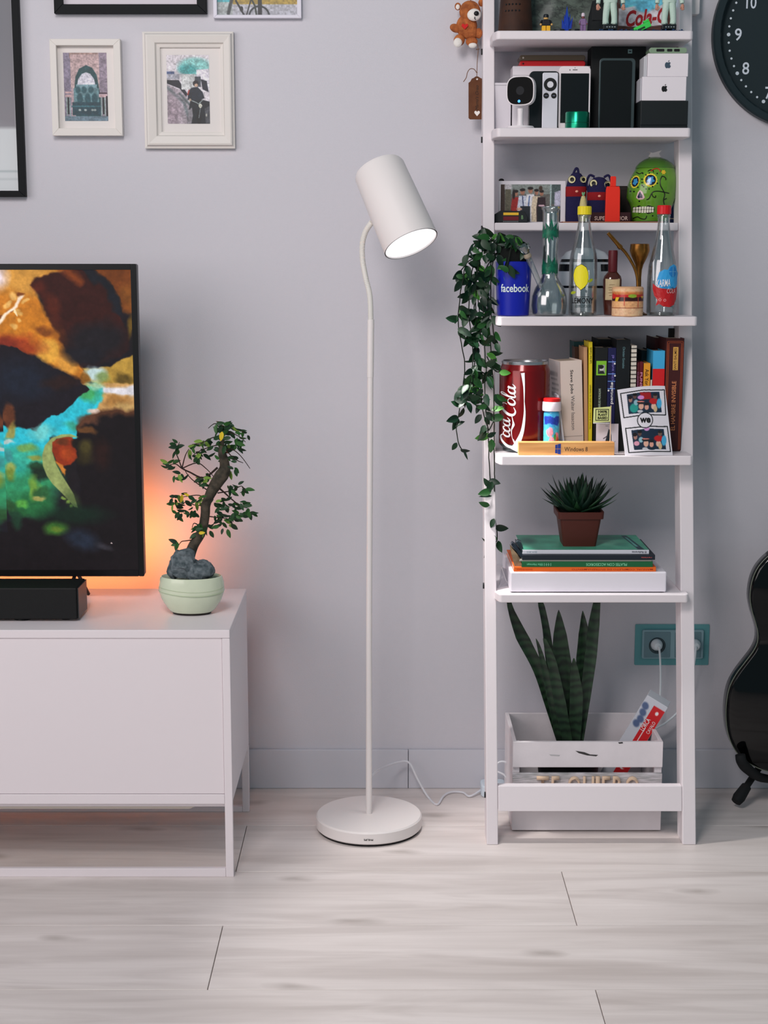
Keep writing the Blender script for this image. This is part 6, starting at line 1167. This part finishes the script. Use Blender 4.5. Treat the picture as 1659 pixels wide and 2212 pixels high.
# resample the painted picture onto the slanted card
iy=np.linspace(0,1,255); ix=np.linspace(0,1,215); U2,V2=np.meshgrid(ix,iy); top=843-9*np.sin(U2*PI*.62); px_=1331+102*U2; XX=px_+(1350+103*U2-px_)*V2; YY=top+(984-top)*V2
ci=np.clip(((XX-1328)/128*214).round().astype(int),0,214); ri=np.clip(((YY-832)/153*254).round().astype(int),0,254); I2=cv.I[ri,ci]; c2=Canvas(ix,iy,(0,0,0)); c2.I=I2; c2.mesh('print',fcard,t,rough=.35)
put_text(t,'we',23*k,11*k,(1391-1401)*k,-.0075,q(908),(18,18,20),bold=.035)
# ---------------------------------------------------------------- sixth shelf
S='S5'; Y=-.318; k=ks(S,Y)
t=on('white_box','wide flat white box at the bottom of the pile under the succulent','box',1270,S,Y); Hw=hh(1236,Y,S); slab(t,'box',-168*k,169*k,0,.235,.0012,Hw,mat((214,210,218),.5),bevel=.003); slab(t,'painted_base_shadow',-165*k,164*k,.002,.232,0,.0011,mat((40,44,46),.8),bevel=0); dz=Hw+.0003  # thin dark slab stands in for the shade under the box
def flatbook(name,cat,label,px0,px1,pt,rgb,Y,dep,dz,texts=(),edge=None,bev=.0006):
    k=kk(Y,SZ[S]+dz); xc=(px0+px1)/2; t=on(name,label,cat,xc,S,Y,dz=dz); H=zof(pt,Y)-SZ[S]-dz; w_=(px1-px0)/2*k
    slab(t,'spine',-w_,w_,0,.0022,0,H,mat(rgb,.5),bevel=bev); slab(t,'cover',-w_,w_,.0023,dep,H-.0012,H,mat(rgb,.5),bevel=0); slab(t,'cover',-w_,w_,.0023,dep,0,.0012,mat(rgb,.5),bevel=0); slab(t,'pages',-w_+.001,w_-.001,.0024,dep-.002,.0013,H-.0013,mat(edge or (196,188,176),.85),bevel=0)
    for s_,a,b,hg_,c_ in texts: put_text(t,s_,(b-a)*k,hg_*k,((a+b)/2-xc)*k,-.0004,H*.48,c_,rot=PI,bold=.01)
    return t,dz+H+.0003
t,dz=flatbook('book','book','orange paperback lying in the pile under the green book',1110,1417,1225.5,(236,98,34),-.314,.21,dz,(('MANUAL COMPLETO DE ENTRENAMIENTO',1235,1410,3.2,(170,40,20)),('EDICION REVISADA',1116,1150,3,(180,44,20))))
t,dz=flatbook('book','book','dark green paperback with pale upside-down lettering lying on the orange book',1127,1410,1214,(30,92,56),-.314,.2,dz,(('PILATES CON ACCESORIOS',1266,1354,6,(130,200,160)),('Ellie Herman',1138,1172,5,(110,190,150)),('| (-) |',1175,1190,6,(150,210,180))))
t,dz=flatbook('magazine','magazine','thin pale magazine lying on the dark green book',1122,1408,1209.8,(150,148,140),-.31,.2,dz,edge=(180,176,168),bev=.0003)
t,dz=flatbook('magazine','magazine','glossy black magazine with small pink lettering lying under the green-covered one',1128,1415,1199.5,(32,38,46),-.312,.2,dz,(('revista',1385,1408,3,(170,80,80)),),edge=(60,64,70),bev=.0004)  # dull pink lettering near the right end of the spine
t,dz=flatbook('magazine','magazine','green-covered magazine with a white spine on top of the pile, under the pot',1129,1402,1188.5,(206,206,214),-.30,.19,dz,(('El Referente',1365,1396,4.5,(20,26,50)),('2014 2015',1138,1160,4,(130,150,160))),edge=(190,190,194),bev=.0006)
TT=SZ[S]+dz; kz=kk(-.25,TT)
cv=Canvas(np.linspace(0,273,200),np.linspace(0,120,110),(70,150,124)); cv.ell(22,50,16,24,(40,96,84),.7,soft=.9); cv.ell(200,60,26,30,(110,176,150),.7,soft=1); cv.ell(220,28,44,12,(44,110,96),.5,soft=.7); cv.ell(225,80,16,14,(44,110,96),.5,soft=.7); cv.poly([(238,6),(250,6),(264,118),(250,118)],(22,50,62)); cv.poly([(243,18),(248,18),(256,96),(250,96)],(80,150,140)); cv.I*=(.85+.3*fbm(cv.X/30,cv.Y/20,3))[...,None]
cv.mesh('cover_print',lambda U,V_:(xof(1129,-.3,TT)-t.location.x+(xof(1402,-.3,TT)-xof(1129,-.3,TT))*U,.189-.187*V_,dz+.0006+SZ[S]-t.location.z+0*U),t,rough=.35)
# curled magazine corners at the left of the pile
for j,(lab,c_,pts,Y0) in enumerate((('magazine corner curling up, dark blue-grey, left end of the pile',(44,56,68),[(1127,1206),(1104,1177),(1107,1173),(1114,1178),(1133,1202)],-.30),('second dark magazine corner curling up beside the green cover',(50,66,72),[(1131,1200),(1115,1172),(1119,1169),(1126,1172),(1134,1196)],-.29),('tan illustrated page curling at the left end of the pile',(150,128,100),[(1112,1226),(1103,1190),(1102,1180),(1118,1198),(1125,1211),(1128,1224)],-.306))):
    L0=P(pts[0][0],pts[0][1],Y0); t=thing('curled_page',lab,'page',L0); bm=N(); bot=[];
    A=[bm.verts.new(P(a,b,Y0)-L0) for a,b in pts]; B=[bm.verts.new(P(a,b,Y0)-L0+Vector((.003,.05,-.004))) for a,b in pts]
    n=len(pts); bm.faces.new(A); bm.faces.new(B[::-1])
    for i in range(n): bm.faces.new([A[i],B[i],B[(i+1)%n],A[(i+1)%n]])
    obj('page',bm,mat(c_,.4,rgb2=tuple(int(v*.6) for v in c_),vs=40),t); slab(t,'page_edge',-.0005,.0005,-.0006,-.0002,0,.001,mat((200,196,190),.7),bevel=0)
# clear plastic bag
t=on('plastic_bag','crumpled clear plastic sleeve left of the white box','plastic bag',1088,S,-.24); k=ks(S,-.24); bm=N()
pp_=[(-4,1226),(-2,1240),(4,1254),(9,1268),(12,1276),(2,1276),(-6,1262),(-14,1276)]
V0=[bm.verts.new((a*k,0,max(.0005,hh(b,-.24,S)))) for a,b in [(-5,1225),(0,1240),(6,1256),(12,1278)]]; V1=[bm.verts.new(((a)*k,.04,max(.0005,hh(b,-.24,S)-.002))) for a,b in [(8,1235),(9,1247),(11,1262),(13,1278)]]; V2=[bm.verts.new((a*k,-.03,max(.0005,hh(b,-.24,S)))) for a,b in [(-12,1250),(-13,1262),(-14,1270),(-15,1278)]]
for A,B in ((V0,V1),(V2,V0)):
    for i in range(3): bm.faces.new([A[i],A[i+1],B[i+1],B[i]])
obj('sleeve',bm,glass((.80,.86,.90),'bag',.8,.14,.2),t); obj('fold_line',tube(N(),[v_ for v_ in [(-5*k,-.0005,hh(1225,-.24,S)),(0,-.0005,hh(1240,-.24,S)),(6*k,-.0005,hh(1256,-.24,S)),(12*k,-.0005,.002)]],.0006,6),mat((214,210,212),.4),t)
# succulent
Y=-.222; z0=TT+.0006; k=kk(Y,z0); t=thing('succulent','spiky dark green succulent in a square brown plastic pot on the magazine pile','plant',(xof(1248,Y,z0),Y,z0)); O=Vector(t.location)
q=lambda py:zof(py,Y)-z0; pm=mat((72,34,27),.55)
def sqpot(levels):
    bm=N(); R_=[]
    for hw,z in levels:
        hw*=k; R_.append([bm.verts.new((x,y,z)) for x,y in rrect(-hw,hw,-hw,hw,hw*.16,3)])
    n=len(R_[0])
    for A,B in zip(R_,R_[1:]):
        for i in range(n): bm.faces.new([A[i],A[(i+1)%n],B[(i+1)%n],B[i]])
    bm.faces.new(R_[0][::-1]); bm.faces.new(R_[-1]); return bm
zr0=.0; HT=76*k
obj('pot',sqpot([(35,0),(44,HT*.80)]),pm,t,smooth=True); obj('pot_rim',sqpot([(44,HT*.801),(48.5,HT*.805),(49.5,HT),(46,HT),(44.5,HT*.9),(44,HT*.86)]),pm,t,smooth=True); obj('soil',sqpot([(43,HT*.86+.0005),(43,HT*.93)]),mat((30,24,20),.95),t)
sm2=[mat((26,52,36),.4),mat((34,66,40),.4),mat((22,42,34),.4)]
def spike(me_m,L,W,curve):
    bm=N(); n=7; R_=[]
    for i in range(n+1):
        u=i/n; w_=W*(1-u)**.75*(.75+.5*math.sin(u*PI))*.5+.0001; th_=W*.28*(1-u)+.0002; x=L*u; z=curve*L*u*u
        R_.append([bm.verts.new((x,a*w_,z+b*th_)) for a,b in ((-1,.35),(-.55,-.5),(0,-.9),(.55,-.5),(1,.35),(0,.15))])
    for A,B in zip(R_,R_[1:]):
        for i in range(6): bm.faces.new([A[i],A[(i+1)%6],B[(i+1)%6],B[i]])
    bm.faces.new(R_[0]); bm.faces.new(R_[-1][::-1]); bmesh.ops.recalc_face_normals(bm,faces=bm.faces)
    me=bpy.data.meshes.new('leaf'); bm.to_mesh(me); bm.free(); me.materials.append(me_m); me.polygons.foreach_set('use_smooth',[True]*len(me.polygons)); return me
sp_me=[spike(sm2[i%3],1,.32,.16+.08*i) for i in range(3)]
for ri,(n,el,L,r0_) in enumerate(((15,12,84,10),(14,26,86,9),(13,42,84,8),(11,58,82,6),(7,74,78,4),(4,84,66,2))):
    for i in range(n):
        a=2*PI*(i+.5*(ri%2))/n+RNG.uniform(-.12,.12); e_=math.radians(el+RNG.uniform(-6,6)); L_s=L*k*RNG.uniform(.86,1.08)
        if abs(math.cos(a))<.5 and ri<2: L_s*=.75
        d_=Vector((math.cos(a)*math.cos(e_),math.sin(a)*math.cos(e_),math.sin(e_))); up=(Vector((0,0,1))-d_*d_.z).normalized(); y_=up.cross(d_)
        o=bpy.data.objects.new('leaf',sp_me[RNG.randint(3)]); COL.objects.link(o); o.parent=t; o.location=(math.cos(a)*r0_*k,math.sin(a)*r0_*k,HT*.93); o.rotation_euler=Matrix((d_,y_,up)).transposed().to_euler(); o.scale=(L_s,L_s,L_s)
# ---------------------------------------------------------------- teddy and tag hanging at the ladder's left side
Y=-.045; k=kk(Y,1.88); z0=zof(50,Y); t=thing('teddy_bear','small brown teddy bear with a white muzzle hanging beside the top of the ladder shelf','teddy',(xof(1010,Y,z0),Y,z0)); O=Vector(t.location)
fur=mat((176,104,58),.95,rgb2=(132,72,42),vs=60,bump=1,bs=260); wf=mat((222,212,206),.9,bump=.6,bs=260)
def tp2(px,py,dy=0): v=P(px,py,Y+dy)-O; v.y=dy; return v
def fb_(name,px,py,rx,rz,m,dy=0,ry=None,M=None,seg=18):
    bm=N(); ball(bm,tp2(px,py,dy),(rx*k,(ry or min(rx,rz))*k,rz*k),seg,M); return obj(name,bm,m,t,smooth=True)
bm=N()
for px,py,rx,rz,dy in ((1008,57,23,25,0),(1016,72,20,14,.0)): ball(bm,tp2(px,py,dy),(rx*k,18*k,rz*k),18)
obj('body',bm,fur,t,smooth=True)
fb_('head',1015,25,23,23,fur,-.004,20); fb_('muzzle',1024,32,15,13,wf,-.022,9); fb_('nose',1029,29,5.5,5,blk,-.032,3)
fb_('ear',989,14,7,8,fur,.002,4); fb_('inner_ear',989,15,4.5,5.5,wf,-.003,2); fb_('ear',1040,6,7,8,fur,.002,4); fb_('eye',1018,17,2,2.6,blk,-.021,1.5)
obj('smile',tube(N(),smoothpts([tp2(1026,36,-.032),tp2(1025,40,-.032),tp2(1028,42,-.031)],4),.8*k,6),blk,t)
Mr=Matrix.Rotation(.5,4,'Y'); fb_('arm',984,61,13,9,fur,-.004,8,Matrix.Rotation(.35,4,'Y')); fb_('arm',1034,72,8,11,fur,-.008,7)
fb_('leg',992,87,12,13,fur,-.006,9,Mr); fb_('leg',1019,90,13,10,fur,-.008,9); fb_('foot_pad',989,92,9.5,10,wf,-.013,6); fb_('foot_pad',1021,98,9,6,wf,-.013,6)
bm=N(); prism(bm,[(tp2(1003,60).x+a*k,tp2(1003,60).z+b*k) for a,b in ((0,-6),(-7,1),(-6,5),(-2.5,5.5),(0,3),(3,5.5),(6.5,5),(7,1))],-.0225,-.0165); obj('red_heart',bm,mat((190,30,30),.7),t,label='red heart')
obj('hanging_cord',tube(N(),[tp2(1015,6,0),tp2(1030,-40,.0),tp2(1043,-60,-.02)],.0012,6),mat((120,90,60),.8),t)
Y=-.06; k=kk(Y,1.75); z0=zof(258,Y); t=thing('gift_tag','brown kraft gift tag with a punched heart hanging on twine','gift tag',(xof(1030,Y,z0),Y,z0)); O=Vector(t.location)
q=lambda px,py:((P(px,py,Y)-O).x,(P(px,py,Y)-O).z)
pts=[(1015,258),(1012,255),(1012,179),(1016,176),(1019,170),(1024,168),(1026,166),(1030,164.5),(1034,166),(1037,168),(1041,170),(1044,176),(1049,179),(1049,255),(1046,258)]
obj('tag',prism(N(),[q(a,b) for a,b in pts],-.001,.0),mat((96,60,38),.8,rgb2=(84,50,32),vs=40),t)
disc(t,'eyelet',q(1030.5,171)[0],q(1030.5,171)[1],2*k,-.0012,mat((214,206,200),.6),12)
hx0,hz0=q(1030.5,245); obj('heart',prism(N(),[(hx0+a*k,hz0+b*k) for a,b in ((0,-6),(-6,1),(-5.5,4.5),(-2.5,5.5),(0,3),(2.5,5.5),(5.5,4.5),(6,1))],-.0016,-.0011),mat((222,212,206),.7),t)
put_text(t,"Mama's Oreo",52*k,7*k,q(1030,211)[0],-.0013,q(1030,211)[1],(36,24,18),rot=PI/2,shear=.3)
tw=mat((110,80,60),.9)
obj('twine',tube(N(),smoothpts([Vector((*q(1030,170)[:1],-.003,q(1030,170)[1])),Vector((q(1030,158)[0],-.003,q(1030,158)[1])),Vector((q(1031,130)[0],-.002,q(1031,130)[1])),Vector((q(1033,108)[0],0,q(1033,108)[1])),Vector((q(1031,95)[0],0,q(1031,95)[1]))],4),.0008,6),tw,t)
obj('twine_end',tube(N(),smoothpts([Vector((q(a,b)[0],-.003,q(a,b)[1])) for a,b in ((1030,158),(1024,150),(1016,149),(1010,156),(1007,168),(1001,177))],4),.0009,6),tw,t)
obj('twine_knot',lathe(N(),[(0,-.0015),(.002,0),(0,.0015)],8,c=(q(1030,157)[0],-.003,q(1030,157)[1])),tw,t)
obj('twine_end',tube(N(),[Vector((q(a,b)[0],-.003,q(a,b)[1])) for a,b in ((1030,105),(1028,108),(1036,106))],.0009,6),tw,t)
# ================================================================== SUB-PARTS: small pieces that belong to a part
RULE={'diffuser':'shade','pupil':'eye','cap_band':'cap','face':'head','lens':'head','lid_edge':'carton','inner_ear':'ear','screen':'body','speaker_slot':'body','camera_dot':'screen','button_mark':'button','grille_bar':'body','label_mark':'label','flag_border':'flag','flag_hem':'flag','emblem':'carton','glaze_line':'pot','spine_rule':'cover','green_square':'cover','name_plate':'cover','orange_border':'cover','red_half':'cover','streak':'cover','spark':'cover','socket_ring':'insert','socket_well':'insert','numeral':'dial','dot':'dial','stud':'stand','lens_opening':'shell','slot':'shell','label_line':'paper_label','leaf_decal':'glass_body','printed_mark':'glass_body','lemon_outline':'glass_body','lemon_print':'glass_body','leaf_print':'glass_body','eye_flower':'skull','tooth':'skull','painted_vine':'skull','painted_dot':'skull','painted_flower':'skull','mouth_outline':'skull','nose_surround':'skull','button_nose':'red_band','smile':'head','muzzle':'head','white_swoosh':'body','script_stroke':'body','lid_seam':'can','hole':'wall','black_band':'body','emblem_pane':'block','pink_tab':'panel'}
last={}
for o in MADE:
    b=o.name.split('.')[0]; p=o.parent
    if p is None: continue
    if b in RULE and (p.name,RULE[b]) in last and p.type=='EMPTY':
        o.parent=last[(p.name,RULE[b])]
    else: last[(p.name,b)]=o
